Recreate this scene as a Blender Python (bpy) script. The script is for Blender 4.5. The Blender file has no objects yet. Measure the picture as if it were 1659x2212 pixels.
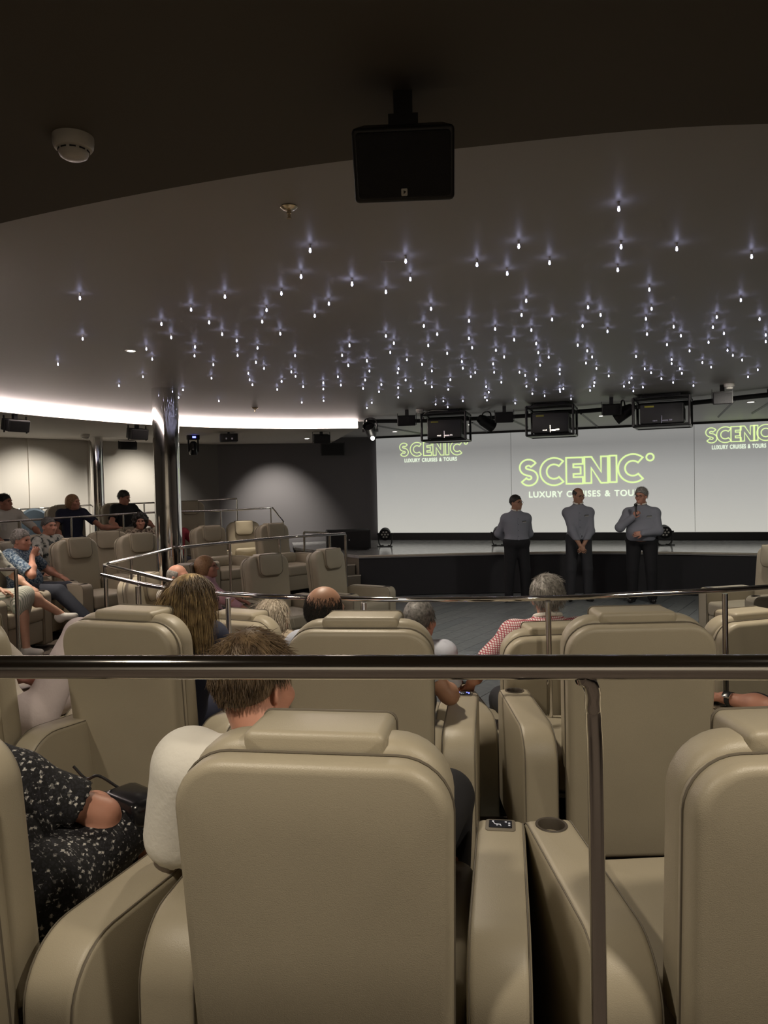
import bpy, math, random
import numpy as np
from mathutils import Vector, Matrix

random.seed(7)
RNG = np.random.default_rng(11)
S = bpy.context.scene
COL = S.collection

# ------------------------------------------------------------------ camera
EYE = Vector((0.0, 0.0, 1.85))
FPX = 1662.0                                   # focal length in pixels of the 1659 x 2212 frame
CAM_R = Matrix.Rotation(math.radians(90 - 1.72), 3, 'X') @ Matrix.Rotation(math.radians(-1.26), 3, 'Z')
cam_d = bpy.data.cameras.new('camera')
cam = bpy.data.objects.new('camera', cam_d)
COL.objects.link(cam)
cam_d.sensor_fit = 'VERTICAL'
cam_d.sensor_height = 36.0
cam_d.lens = 36.0 * FPX / 2212.0
cam_d.clip_start = 0.02
cam_d.clip_end = 200
cam.matrix_world = Matrix.Translation(EYE) @ CAM_R.to_4x4()
S.camera = cam

# ------------------------------------------------------------------ world, exposure
w = bpy.data.worlds.new('world')
S.world = w
w.use_nodes = True
w.node_tree.nodes['Background'].inputs[0].default_value = (0.9, 0.85, 0.8, 1)
w.node_tree.nodes['Background'].inputs[1].default_value = 0.0
S.view_settings.view_transform = 'Standard'
S.view_settings.look = 'None'
S.view_settings.gamma = 1
S.view_settings.use_curve_mapping = False
S.view_settings.exposure = 0.0
S.cycles.use_denoising = True
S.cycles.max_bounces = 8
S.cycles.caustics_reflective = False
S.cycles.caustics_refractive = False
S.cycles.sample_clamp_indirect = 4.0

# lamps of the room and added fill: (name, kind, location, aim, power, colour, spot angle, blend, radius)
Z_SOFFIT, Z_CEIL, TZ = 2.90, 3.02, 0.225
WARM = (1.0, 0.87, 0.69)
NEUT = (1.0, 0.93, 0.82)
LAMPS = [
    # rear soffit, above and behind the camera: downlights, then an added pair
    ('rear_fill', (-1.0, 0.75, 2.86), (-0.9, 1.5, 0.3), 118, WARM, 130, 0.9, 0.08),
    ('rear_fill', (1.3, 0.65, 2.86), (1.2, 1.5, 0.3), 118, WARM, 130, 0.9, 0.08),
    ('rear_fill', (-3.2, 1.8, 2.86), (-2.8, 2.8, 0.3), 90, WARM, 120, 0.9, 0.08),
    ('rear_fill', (3.4, 1.6, 2.86), (2.8, 2.8, 0.3), 90, WARM, 120, 0.9, 0.08),
    ('rear_fill', (-1.2, -1.2, 2.86), (-1.2, -2.5, 0.6), 150, WARM, 140, 0.9, 0.08),  # unseen pair added to brighten the rear wall, rail reflection and bounce
    ('rear_fill', (1.6, -1.2, 2.86), (1.6, -2.5, 0.6), 150, WARM, 140, 0.9, 0.08),
    # downlights of the oval ceiling above the seats, then added centre fill
    ('seat_downlight', (-2.15, 6.9, 2.98), (-2.15, 6.9, 0), 190, WARM, 40, 0.5, 0.05),
    ('seat_downlight', (-4.0, 8.1, 2.98), (-4.0, 8.1, 0), 190, WARM, 42, 0.5, 0.05),
    ('seat_downlight', (2.25, 4.6, 2.98), (2.25, 4.7, 0), 160, WARM, 46, 0.5, 0.05),
    ('seat_downlight', (-2.45, 13.3, 2.86), (-2.35, 13.5, 0), 190, WARM, 30, 0.5, 0.05),
    ('seat_downlight', (-0.3, 4.3, 2.98), (-0.2, 3.9, 0), 150, WARM, 120, 0.9, 0.08),
    ('centre_fill', (1.2, 8.2, 2.98), (1.4, 9.2, 0), 85, NEUT, 150, 0.9, 0.08),  # unseen fill lamps, added as front light on the standing group
    ('centre_fill', (-3.0, 9.2, 2.98), (-2.9, 10, 0), 16, NEUT, 150, 0.9, 0.08),
    ('centre_fill', (4.2, 8.8, 2.98), (3.8, 10.2, 0), 130, NEUT, 140, 0.9, 0.08),
    # wall washers
    ('wall_washer', (-5.4, 13.1, 2.86), (-6.45, 13.9, 1.15), 150, NEUT, 100, 0.9, 0.05),
    ('wall_washer', (-4.0, 14.75, 2.86), (-5.05, 15.55, 1.15), 150, NEUT, 100, 0.9, 0.05),
    ('wall_washer', (-6.4, 11.6, 2.86), (-7.45, 12.3, 1.15), 150, NEUT, 100, 0.9, 0.05),
    ('wall_washer', (-2.3, 15.55, 2.86), (-2.35, 16.9, 1.3), 300, NEUT, 72, 1.0, 0.05),
]
for nm, loc, aim, pw, colr, ang, bl, rad in LAMPS:
    ld = bpy.data.lights.new(nm, 'SPOT')
    ld.energy = pw
    ld.color = colr
    ld.spot_size = math.radians(ang)
    ld.spot_blend = bl
    ld.shadow_soft_size = rad
    lo = bpy.data.objects.new(nm + '_lamp', ld)
    COL.objects.link(lo)
    lo.location = loc
    lo.rotation_euler = (Vector(aim) - Vector(loc)).to_track_quat('-Z', 'Y').to_euler()


# ------------------------------------------------------------------ helpers: pixels of the photograph to points of the room
def ray(px, py):
    return CAM_R @ Vector(((px - 829.5) / FPX, -(py - 1106.0) / FPX, -1.0))


def P(px, py, Y):
    d = ray(px, py)
    return EYE + d * (Y / d.y)


def PZ(px, py, z):
    d = ray(px, py)
    return EYE + d * ((z - EYE.z) / d.z)


# ------------------------------------------------------------------ materials
def mat(name, color, rough=0.5, metal=0.0, emit=None, es=0.0, bump=0.0, bscale=200.0, vary=0.0, vscale=6.0, sheen=0.0, spec=0.5, coat=0.0):
    m = bpy.data.materials.new(name)
    m.use_nodes = True
    nt = m.node_tree
    b = nt.nodes['Principled BSDF']
    b.inputs['Base Color'].default_value = (*color, 1)
    b.inputs['Roughness'].default_value = rough
    b.inputs['Metallic'].default_value = metal
    b.inputs['Specular IOR Level'].default_value = spec
    if sheen:
        b.inputs['Sheen Weight'].default_value = sheen
    if coat:
        b.inputs['Coat Weight'].default_value = coat
    if emit:
        b.inputs['Emission Color'].default_value = (*emit, 1)
        b.inputs['Emission Strength'].default_value = es
    if bump or vary:
        tc = nt.nodes.new('ShaderNodeTexCoord')
    if bump:
        n = nt.nodes.new('ShaderNodeTexNoise')
        n.inputs['Scale'].default_value = bscale
        n.inputs['Detail'].default_value = 3
        bp = nt.nodes.new('ShaderNodeBump')
        bp.inputs['Strength'].default_value = bump
        bp.inputs['Distance'].default_value = 0.01
        nt.links.new(tc.outputs['Object'], n.inputs['Vector'])
        nt.links.new(n.outputs['Fac'], bp.inputs['Height'])
        nt.links.new(bp.outputs['Normal'], b.inputs['Normal'])
    if vary:
        n2 = nt.nodes.new('ShaderNodeTexNoise')
        n2.inputs['Scale'].default_value = vscale
        n2.inputs['Detail'].default_value = 4
        r = nt.nodes.new('ShaderNodeValToRGB')
        r.color_ramp.elements[0].position = 0.3
        r.color_ramp.elements[1].position = 0.7
        r.color_ramp.elements[0].color = (*[c * (1 - vary) for c in color], 1)
        r.color_ramp.elements[1].color = (*[min(1, c * (1 + vary)) for c in color], 1)
        nt.links.new(tc.outputs['Object'], n2.inputs['Vector'])
        nt.links.new(n2.outputs['Fac'], r.inputs['Fac'])
        nt.links.new(r.outputs['Color'], b.inputs['Base Color'])
    return m


def ramp_mat(name, build, rough=0.8, sheen=0.0):
    """build(nt, object_coordinates_socket) returns a colour socket"""
    m = bpy.data.materials.new(name)
    m.use_nodes = True
    nt = m.node_tree
    b = nt.nodes['Principled BSDF']
    b.inputs['Roughness'].default_value = rough
    b.inputs['Sheen Weight'].default_value = sheen
    tc = nt.nodes.new('ShaderNodeTexCoord')
    nt.links.new(build(nt, tc.outputs['Object']), b.inputs['Base Color'])
    return m


def ramp(nt, fac, stops, const=False):
    r = nt.nodes.new('ShaderNodeValToRGB')
    cr = r.color_ramp
    if const:
        cr.interpolation = 'CONSTANT'
    while len(cr.elements) < len(stops):
        cr.elements.new(0.5)
    for e, (p, c) in zip(cr.elements, stops):
        e.position = p
        e.color = (*c, 1)
    nt.links.new(fac, r.inputs['Fac'])
    return r.outputs['Color']


def mixc(nt, fac, a, b):
    n = nt.nodes.new('ShaderNodeMix')
    n.data_type = 'RGBA'
    nt.links.new(fac, n.inputs[0])
    for s_, v in ((n.inputs[6], a), (n.inputs[7], b)):
        if isinstance(v, tuple):
            s_.default_value = (*v, 1)
        else:
            nt.links.new(v, s_)
    return n.outputs[2]


def tex(nt, kind, vec, scale, **kw):
    n = nt.nodes.new(kind)
    n.inputs['Scale'].default_value = scale
    for k_, v in kw.items():
        if k_ in n.inputs:
            n.inputs[k_].default_value = v
        else:
            setattr(n, k_, v)
    if vec is not None:
        nt.links.new(vec, n.inputs['Vector'])
    return n


def floral(nt, v):
    vo = tex(nt, 'ShaderNodeTexVoronoi', v, 58, Randomness=0.9, distance='MINKOWSKI', Exponent=0.6)
    vo2 = tex(nt, 'ShaderNodeTexVoronoi', v, 120)
    f1 = ramp(nt, vo.outputs['Distance'], [(0.0, (0.55, 0.5, 0.36)), (0.16, (0.55, 0.5, 0.36)), (0.24, (0.62, 0.6, 0.54)), (0.86, (0.34, 0.34, 0.35)), (0.98, (0.012, 0.012, 0.016))])
    f2 = ramp(nt, vo2.outputs['Distance'], [(0.0, (1, 1, 1)), (0.42, (1, 1, 1)), (0.55, (0.03, 0.03, 0.04))])
    sep = nt.nodes.new('ShaderNodeSeparateColor')
    nt.links.new(vo.outputs['Color'], sep.inputs[0])
    pick = ramp(nt, sep.outputs[0], [(0.0, (0, 0, 0)), (0.12, (1, 1, 1))], True)
    a = mixc(nt, pick, (0.014, 0.014, 0.02), f1)
    m2 = nt.nodes.new('ShaderNodeMix')
    m2.data_type = 'RGBA'
    m2.blend_type = 'MULTIPLY'
    m2.inputs[0].default_value = 0.75
    nt.links.new(a, m2.inputs[6])
    nt.links.new(f2, m2.inputs[7])
    return m2.outputs[2]


def stripes(axis, scale, c1, c2, duty=0.5):
    def f(nt, v):
        wv = tex(nt, 'ShaderNodeTexWave', v, scale, bands_direction=axis, Distortion=0.3)
        return ramp(nt, wv.outputs['Fac'], [(0.0, c1), (duty, c1), (min(1, duty + 0.12), c2), (1.0, c2)])
    return f


def blotch(scale, stops):
    def f(nt, v):
        n = tex(nt, 'ShaderNodeTexNoise', v, scale, Detail=2.0)
        return ramp(nt, n.outputs['Fac'], stops)
    return f


def gingham(nt, v):
    a = tex(nt, 'ShaderNodeTexWave', v, 26, bands_direction='X')
    b = tex(nt, 'ShaderNodeTexWave', v, 26, bands_direction='Z')
    m = nt.nodes.new('ShaderNodeMath')
    m.operation = 'MAXIMUM'
    nt.links.new(a.outputs['Fac'], m.inputs[0])
    nt.links.new(b.outputs['Fac'], m.inputs[1])
    return ramp(nt, m.outputs[0], [(0.0, (0.72, 0.66, 0.66)), (0.72, (0.72, 0.62, 0.62)), (0.86, (0.36, 0.05, 0.08))])


def hair_mat(name, c1, c2, scale=60):
    m = ramp_mat(name, lambda nt, v: ramp(nt, tex(nt, 'ShaderNodeTexNoise', v, scale, Detail=3.0).outputs['Fac'], [(0.3, c1), (0.7, c2)]), rough=0.5)
    return m


M = {}
M['leather'] = mat('taupe_leather', (0.40, 0.355, 0.265), 0.42, bump=0.12, bscale=420, vary=0.05, vscale=3)
M['seam'] = mat('leather_seam', (0.15, 0.13, 0.10), 0.6)
M['plinth'] = mat('black_plinth', (0.012, 0.012, 0.012), 0.5)
M['chrome'] = mat('polished_chrome', (0.80, 0.79, 0.78), 0.06, 1.0)
M['chrome2'] = mat('brushed_chrome', (0.72, 0.70, 0.67), 0.16, 1.0)
M['black'] = mat('black_paint', (0.012, 0.012, 0.013), 0.45)
M['blackgloss'] = mat('black_gloss', (0.01, 0.01, 0.012), 0.2)
M['grille'] = mat('speaker_grille', (0.006, 0.006, 0.007), 0.7, bump=0.4, bscale=300)
M['whiteplastic'] = mat('white_plastic', (0.62, 0.60, 0.56), 0.4)
M['darkslot'] = mat('dark_slot', (0.02, 0.02, 0.02), 0.7)
M['brass'] = mat('sprinkler_metal', (0.75, 0.66, 0.5), 0.25, 1.0)
M['soffit'] = mat('soffit_brown_shaded', (0.105, 0.092, 0.075), 0.75)  # rear soffit: its shade is put into a darker base colour
M['soffit_lit'] = mat('soffit_lit_tone', (0.58, 0.55, 0.51), 0.75)  # left soffit: light bounced off the wall is put into a paler colour
M['ceiling'] = mat('oval_ceiling_paint', (0.44, 0.43, 0.425), 0.46, spec=0.4)
M['cream'] = mat('cream_wall_cloth', (0.68, 0.645, 0.585), 0.9, bump=0.15, bscale=180)
M['greywall'] = mat('grey_wall_cloth', (0.19, 0.18, 0.17), 0.9, bump=0.15, bscale=180)
M['darkwall'] = mat('charcoal_wall_cloth', (0.155, 0.148, 0.155), 0.9, bump=0.2, bscale=180)
M['led'] = mat('led_strip', (0.9, 0.9, 0.9), 0.5, emit=(1.0, 0.83, 0.77), es=20.0)
M['star'] = mat('star_tip', (0.9, 0.9, 1.0), 0.4, emit=(0.66, 0.66, 1.0), es=13.0)
M['lampglow'] = mat('lamp_glow', (0.9, 0.9, 0.85), 0.4, emit=(1.0, 0.93, 0.8), es=14.0)
M['blueled'] = mat('blue_led', (0.1, 0.1, 0.9), 0.4, emit=(0.12, 0.14, 1.0), es=6.0)
M['panelglow'] = mat('panel_icon', (0.5, 0.5, 0.5), 0.5, emit=(0.6, 0.62, 0.7), es=0.35)
M['carpet'] = mat('brown_carpet', (0.09, 0.07, 0.058), 0.95, bump=0.5, bscale=500, vary=0.2, vscale=30)
M['deck'] = mat('stage_deck', (0.46, 0.46, 0.46), 0.16, bump=0.1, bscale=20, vary=0.12, vscale=9)
M['fascia'] = mat('stage_fascia', (0.022, 0.022, 0.026), 0.7)
M['nosing'] = mat('stage_nosing', (0.55, 0.50, 0.42), 0.4)
M['tan'] = mat('stage_side_timber', (0.22, 0.19, 0.15), 0.6)
M['bluechair'] = mat('slate_blue_leather', (0.07, 0.095, 0.12), 0.45)
PLANK = [mat('plank_%s' % n, c, 0.38, bump=0.1, bscale=30, vary=0.18, vscale=12) for n, c in
         (('slate', (0.19, 0.205, 0.21)), ('ash', (0.22, 0.235, 0.24)), ('smoke', (0.16, 0.178, 0.188)))]
M['logo'] = mat('projected_logo', (0.6, 0.7, 0.4), 0.6, emit=(0.72, 0.92, 0.36), es=1.0)
M['logotext'] = mat('projected_caption', (0.7, 0.75, 0.6), 0.6, emit=(0.82, 0.95, 0.72), es=1.0)
SKIN = {k: mat('skin_' + k, c, 0.5, vary=0.06, vscale=20) for k, c in
        (('fair', (0.62, 0.36, 0.25)), ('pink', (0.55, 0.27, 0.19)), ('tan', (0.42, 0.23, 0.15)), ('dark', (0.27, 0.15, 0.10)))}
M['lips'] = mat('lips', (0.30, 0.11, 0.09), 0.5)
M['eye'] = mat('eye_dark', (0.03, 0.02, 0.02), 0.25)
M['specs'] = mat('spectacle_frame', (0.02, 0.02, 0.025), 0.3)
M['whitecloth'] = mat('white_cotton', (0.78, 0.76, 0.70), 0.85, bump=0.15, bscale=60)
M['creamcloth'] = mat('cream_linen', (0.62, 0.57, 0.50), 0.85, bump=0.2, bscale=40)
M['greyshirt'] = ramp_mat('blue_grey_stripe_shirt', stripes('X', 60, (0.19, 0.20, 0.24), (0.30, 0.31, 0.36)), 0.85)
M['blacktrouser'] = mat('black_trousers', (0.012, 0.012, 0.015), 0.85)
M['charcoal'] = mat('charcoal_trousers', (0.035, 0.036, 0.042), 0.85)
M['navy'] = mat('navy_cotton', (0.016, 0.020, 0.045), 0.85)
M['blacktee'] = mat('black_cotton', (0.013, 0.013, 0.015), 0.85)
M['blueshirt'] = mat('pale_blue_cotton', (0.52, 0.55, 0.64), 0.85, bump=0.15, bscale=40)
M['pink'] = mat('pink_cotton', (0.62, 0.36, 0.42), 0.85)
M['red'] = mat('red_cotton', (0.30, 0.03, 0.05), 0.85)
M['floral'] = ramp_mat('black_floral_print', floral, 0.85)
M['gingham'] = ramp_mat('red_check_shirt', gingham, 0.85)
M['bluepattern'] = ramp_mat('blue_print_shirt', blotch(45, [(0.36, (0.025, 0.05, 0.10)), (0.5, (0.10, 0.16, 0.24)), (0.62, (0.30, 0.36, 0.42))]), 0.85)
M['leafpattern'] = ramp_mat('leaf_print_shirt', blotch(16, [(0.40, (0.06, 0.07, 0.07)), (0.47, (0.42, 0.42, 0.38)), (0.6, (0.5, 0.5, 0.46))]), 0.85)
M['browndots'] = ramp_mat('brown_print_blouse', blotch(30, [(0.42, (0.10, 0.07, 0.05)), (0.52, (0.5, 0.42, 0.32))]), 0.85)
M['skirt'] = ramp_mat('green_stripe_skirt', stripes('X', 22, (0.66, 0.66, 0.58), (0.30, 0.36, 0.28), 0.62), 0.85)
M['paletrouser'] = mat('pale_mauve_trousers', (0.46, 0.40, 0.40), 0.85, bump=0.2, bscale=30)
M['denim'] = mat('dark_denim', (0.025, 0.03, 0.045), 0.85)
M['shoe'] = mat('black_shoe', (0.012, 0.011, 0.011), 0.35)
M['whiteshoe'] = mat('white_shoe', (0.7, 0.68, 0.62), 0.5)
M['brownshoe'] = mat('tan_sandal', (0.32, 0.13, 0.05), 0.5)
M['hairbrown'] = hair_mat('hair_brown', (0.06, 0.036, 0.018), (0.17, 0.115, 0.062), 25)
M['hairblond'] = hair_mat('hair_honey_blond', (0.14, 0.088, 0.038), (0.55, 0.40, 0.19), 25)
M['hairroot'] = hair_mat('hair_dark_blond', (0.05, 0.033, 0.018), (0.14, 0.09, 0.045))
M['hairpale'] = hair_mat('hair_pale_blond', (0.28, 0.23, 0.17), (0.62, 0.55, 0.45))
M['hairgrey'] = hair_mat('hair_grey', (0.13, 0.12, 0.11), (0.42, 0.40, 0.37))
M['hairdark'] = hair_mat('hair_dark', (0.012, 0.010, 0.009), (0.035, 0.03, 0.026))
M['hairsalt'] = hair_mat('hair_salt_pepper', (0.06, 0.058, 0.056), (0.2, 0.19, 0.18))
M['hairginger'] = hair_mat('hair_ginger', (0.28, 0.15, 0.07), (0.45, 0.28, 0.15))
M['drink'] = mat('amber_drink', (0.55, 0.22, 0.04), 0.15)
M['projector'] = mat('projector_casing', (0.03, 0.03, 0.032), 0.4)
M['yellow'] = mat('yellow_sticker', (0.45, 0.42, 0.06), 0.5)
M['truss'] = mat('black_tube_metal', (0.022, 0.022, 0.023), 0.35, 0.3)


# ------------------------------------------------------------------ mesh builder
def rr(wd, ht, rad, inset=0.0, seg=6):
    """rounded rectangle, counter-clockwise; rad = (bottom-left, bottom-right, top-right, top-left)"""
    hw, hh = wd / 2 - inset, ht / 2 - inset
    pts = []
    for cx, cy, r, a0 in ((-1, -1, rad[0], 180), (1, -1, rad[1], 270), (1, 1, rad[2], 0), (-1, 1, rad[3], 90)):
        r = max(0.0015, r - inset)
        for i in range(seg + 1):
            a = math.radians(a0 + 90 * i / seg)
            pts.append((cx * (hw - r) + r * math.cos(a), cy * (hh - r) + r * math.sin(a)))
    return pts


class MB:
    def __init__(self):
        self.v, self.f, self.m = [], [], []

    def add(self, vs, fs, mi=0):
        o = len(self.v)
        self.v += [tuple(p) for p in vs]
        self.f += [tuple(i + o for i in f) for f in fs]
        self.m += [mi] * len(fs)
        return self

    def rings(self, rings, cap=True, mi=0, close=True):
        n = len(rings[0])
        vs = [p for r in rings for p in r]
        fs = []
        for i in range(len(rings) - 1):
            for j in range(n if close else n - 1):
                a, b = i * n + j, i * n + (j + 1) % n
                fs.append((a, b, b + n, a + n))
        if cap:
            fs.append(tuple(reversed(range(n))))
            fs.append(tuple(range((len(rings) - 1) * n, len(rings) * n)))
        return self.add(vs, fs, mi)

    def box(self, c, s, rot=None, mi=0):
        vs = []
        for dz in (-.5, .5):
            for dx, dy in ((-.5, -.5), (.5, -.5), (.5, .5), (-.5, .5)):
                p = Vector((dx * s[0], dy * s[1], dz * s[2]))
                if rot is not None:
                    p = rot @ p
                vs.append(Vector(c) + p)
        return self.add(vs, [(3, 2, 1, 0), (4, 5, 6, 7), (0, 1, 5, 4), (1, 2, 6, 5), (2, 3, 7, 6), (3, 0, 4, 7)], mi)

    def rprism(self, wd, ht, dp, rad, e, fn, seg=6, eseg=3, puff=0.0, mi=0):
        """rounded-rectangle prism with rolled edges; fn(u, v, d) maps to space, d in -dp/2..dp/2"""
        if isinstance(rad, (int, float)):
            rad = (rad,) * 4
        rg = []
        pf = [(0.35, 0.88), (0.7, 0.5)] if puff else []
        def sc(ring, s_):
            return [(x * s_, y * s_) for x, y in ring]
        inner = rr(wd, ht, rad, e, seg)
        for s_, q in pf:
            rg.append([fn(x, y, -dp / 2 - puff * q) for x, y in sc(inner, s_)])
        for i in range(eseg + 1):
            t = math.pi / 2 * (1 - i / eseg)
            rg.append([fn(x, y, -dp / 2 + e - e * math.sin(t)) for x, y in rr(wd, ht, rad, e * (1 - math.cos(t)), seg)])
        for i in range(eseg + 1):
            t = math.pi / 2 * i / eseg
            rg.append([fn(x, y, dp / 2 - e + e * math.sin(t)) for x, y in rr(wd, ht, rad, e * (1 - math.cos(t)), seg)])
        for s_, q in reversed(pf):
            rg.append([fn(x, y, dp / 2 + puff * q) for x, y in sc(inner, s_)])
        return self.rings(rg, True, mi)

    def tube(self, path, r, n=10, closed=False, cap=True, mi=0):
        path = [Vector(p) for p in path]
        k = len(path)
        rad = r if isinstance(r, (list, tuple)) else [r] * k
        rg = []
        up = None
        for i, p in enumerate(path):
            if closed:
                t = path[(i + 1) % k] - path[i - 1]
            else:
                t = path[min(i + 1, k - 1)] - path[max(i - 1, 0)]
            t.normalize()
            if up is None:
                up = Vector((0, 0, 1)) if abs(t.z) < 0.9 else Vector((1, 0, 0))
            a = up - t * up.dot(t)
            if a.length < 1e-4:
                a = t.orthogonal()
            a.normalize()
            up = a
            b = t.cross(a)
            rg.append([p + (a * math.cos(2 * math.pi * j / n) + b * math.sin(2 * math.pi * j / n)) * rad[i] for j in range(n)])
        if closed:
            rg.append(rg[0])
        return self.rings(rg, cap and not closed, mi)

    def lathe(self, prof, n=24, fn=lambda x, y, z: (x, y, z), mi=0, cap=True):
        rg = [[fn(r * math.cos(2 * math.pi * j / n), r * math.sin(2 * math.pi * j / n), z) for j in range(n)] for r, z in prof]
        return self.rings(rg, cap, mi)

    def ell(self, c, r, R=None, nu=12, nv=8, mi=0):
        rg = []
        for i in range(1, nv):
            a = math.pi * i / nv - math.pi / 2
            ring = []
            for j in range(nu):
                b = 2 * math.pi * j / nu
                p = Vector((r[0] * math.cos(a) * math.cos(b), r[1] * math.cos(a) * math.sin(b), r[2] * math.sin(a)))
                if R is not None:
                    p = R @ p
                ring.append(Vector(c) + p)
            rg.append(ring)
        return self.rings(rg, True, mi)

    def obj(self, name, mats, parent=None, smooth=True, angle=40):
        vol = 0.0
        for f_ in self.f:                      # faces outward
            a_ = self.v[f_[0]]
            for i_ in range(1, len(f_) - 1):
                b_, c_ = self.v[f_[i_]], self.v[f_[i_ + 1]]
                vol += a_[0] * (b_[1] * c_[2] - b_[2] * c_[1]) + a_[1] * (b_[2] * c_[0] - b_[0] * c_[2]) + a_[2] * (b_[0] * c_[1] - b_[1] * c_[0])
        me = bpy.data.meshes.new(name)
        me.from_pydata([tuple(p) for p in self.v], [], [f_[::-1] for f_ in self.f] if vol < 0 else self.f)
        if not isinstance(mats, (list, tuple)):
            mats = [mats]
        for m_ in mats:
            me.materials.append(m_)
        if len(mats) > 1:
            me.polygons.foreach_set('material_index', self.m)
        if smooth:
            me.polygons.foreach_set('use_smooth', [True] * len(me.polygons))
            me.set_sharp_from_angle(angle=math.radians(angle))
        me.update()
        o = bpy.data.objects.new(name, me)
        COL.objects.link(o)
        if parent is not None:
            o.parent = parent
        return o


def thing(name, label, cat, loc=(0, 0, 0), yaw=0.0, group=None):
    """an Empty at the base; yaw = degrees clockwise from +Y that local +Y points to"""
    o = bpy.data.objects.new(name, None)
    o.empty_display_size = 0.1
    COL.objects.link(o)
    o.location = loc
    o.rotation_euler = (0, 0, -math.radians(yaw))
    return tag(o, label, cat, group)


def tag(o, label, cat, group=None):
    o['label'] = label
    o['category'] = cat
    if group:
        o['group'] = group
    return o


def struct(o):
    o['kind'] = 'structure'
    return o


def copy_tree(o, parent=None):
    c = o.copy()
    COL.objects.link(c)
    if parent is not None:
        c.parent = parent
    for ch in list(o.children):
        copy_tree(ch, c)
    return c


def spline(pts, n=8):
    """Catmull-Rom through points"""
    pts = [Vector(p) for p in pts]
    q = [pts[0] * 2 - pts[1]] + pts + [pts[-1] * 2 - pts[-2]]
    out = []
    for i in range(1, len(q) - 2):
        a, b, c, d = q[i - 1], q[i], q[i + 1], q[i + 2]
        for j in range(n):
            t = j / n
            out.append(0.5 * ((2 * b) + (c - a) * t + (2 * a - 5 * b + 4 * c - d) * t * t + (3 * b - 3 * c + d - a) * t ** 3))
    out.append(pts[-1])
    return out

# ------------------------------------------------------------------ the room
def prism_poly(name, pts, z0, z1, m, top=True, bottom=True, side=True, parent=None, side_m=None):
    b = MB()
    n = len(pts)
    vs = [(x, y, z0) for x, y in pts] + [(x, y, z1) for x, y in pts]
    fs, mi = [], []
    if bottom:
        fs.append(tuple(reversed(range(n))))
    if top:
        fs.append(tuple(range(n, 2 * n)))
    b.add(vs, fs)
    if side:
        b.f += [(i, (i + 1) % n, (i + 1) % n + n, i + n) for i in range(n)]
        b.m += [1 if side_m else 0] * n
    return b.obj(name, [m, side_m] if side_m else m, parent, smooth=False)


OVAL_LEFT = [(-0.42, 13.25), (-1.4, 13.1), (-2.49, 12.62), (-3.5, 11.75), (-4.25, 10.5), (-4.7, 9.45), (-4.95, 8.0), (-4.6, 6.0), (-3.6, 4.45), (-2.5, 3.55)]
OVAL_NEAR = [(-1.46, 2.99), (-0.48, 2.6), (0.25, 2.42), (1.16, 2.3), (2.4, 2.45), (4.1, 3.4), (5.5, 5.2), (5.8, 7.5), (5.2, 9.7)]
oval = [(p.x, p.y) for p in spline([(x, y, 0) for x, y in OVAL_LEFT + OVAL_NEAR], 8)]
n_led = 8 * 9
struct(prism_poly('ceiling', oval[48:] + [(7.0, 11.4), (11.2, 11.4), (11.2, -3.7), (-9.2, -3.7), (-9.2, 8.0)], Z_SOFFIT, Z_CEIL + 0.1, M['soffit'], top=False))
struct(prism_poly('ceiling', oval[:49] + [(-9.2, 8.0), (-9.2, 18), (-1.3, 18)], Z_SOFFIT, Z_CEIL + 0.1, M['soffit_lit'], top=False))
b = MB()
b.box((1, 7.2, Z_CEIL + 0.05), (20.6, 22, 0.1))
struct(b.obj('ceiling', M['ceiling'], smooth=False))

WALLS = [('wall_left', (-9, 9.6), (-6.71, 13.54), 'cream'), ('wall_left', (-6.71, 13.54), (-4.45, 16.25), 'cream'),
         ('wall_corner', (-4.45, 16.25), (-3.6, 16.83), 'greywall'), ('wall_stage_left', (-3.6, 16.83), (-0.15, 17.34), 'darkwall'),
         ('wall_stage', (-0.15, 17.34), (9.6, 13.96), 'darkwall'), ('wall_right', (9.6, 13.96), (11, 11), 'darkwall'),
         ('wall_right', (11, 11), (11, -3.5), 'cream'), ('wall_rear', (11, -3.5), (-9, -3.5), 'cream'), ('wall_rear_left', (-9, -3.5), (-9, 9.6), 'cream')]
for nm, a, c, mk in WALLS:
    a3, c3 = Vector((*a, 0)), Vector((*c, 0))
    d = (c3 - a3).normalized()
    nrm = Vector((-d.y, d.x, 0))
    bb = MB()
    bb.add([a3, c3, c3 + nrm * 0.1, a3 + nrm * 0.1] + [p + Vector((0, 0, 3.1)) for p in (a3, c3, c3 + nrm * 0.1, a3 + nrm * 0.1)],
           [(0, 1, 5, 4), (1, 2, 6, 5), (2, 3, 7, 6), (3, 0, 4, 7), (4, 5, 6, 7), (3, 2, 1, 0)])
    struct(bb.obj(nm, M[mk], smooth=False))
# panel joint strips on the cream wall
for k, t in enumerate((0.14, 0.47, 0.97)):
    a = Vector((-6.71, 13.54, 0)).lerp(Vector((-4.45, 16.25, 0)), t)
    bb = MB()
    bb.box((a.x + 0.012, a.y - 0.012, 1.75), (0.035, 0.03, 2.3), Matrix.Rotation(math.radians(50), 3, 'Z'))
    struct(bb.obj('trim_%d' % (k + 1), M['cream'], smooth=False))

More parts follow.
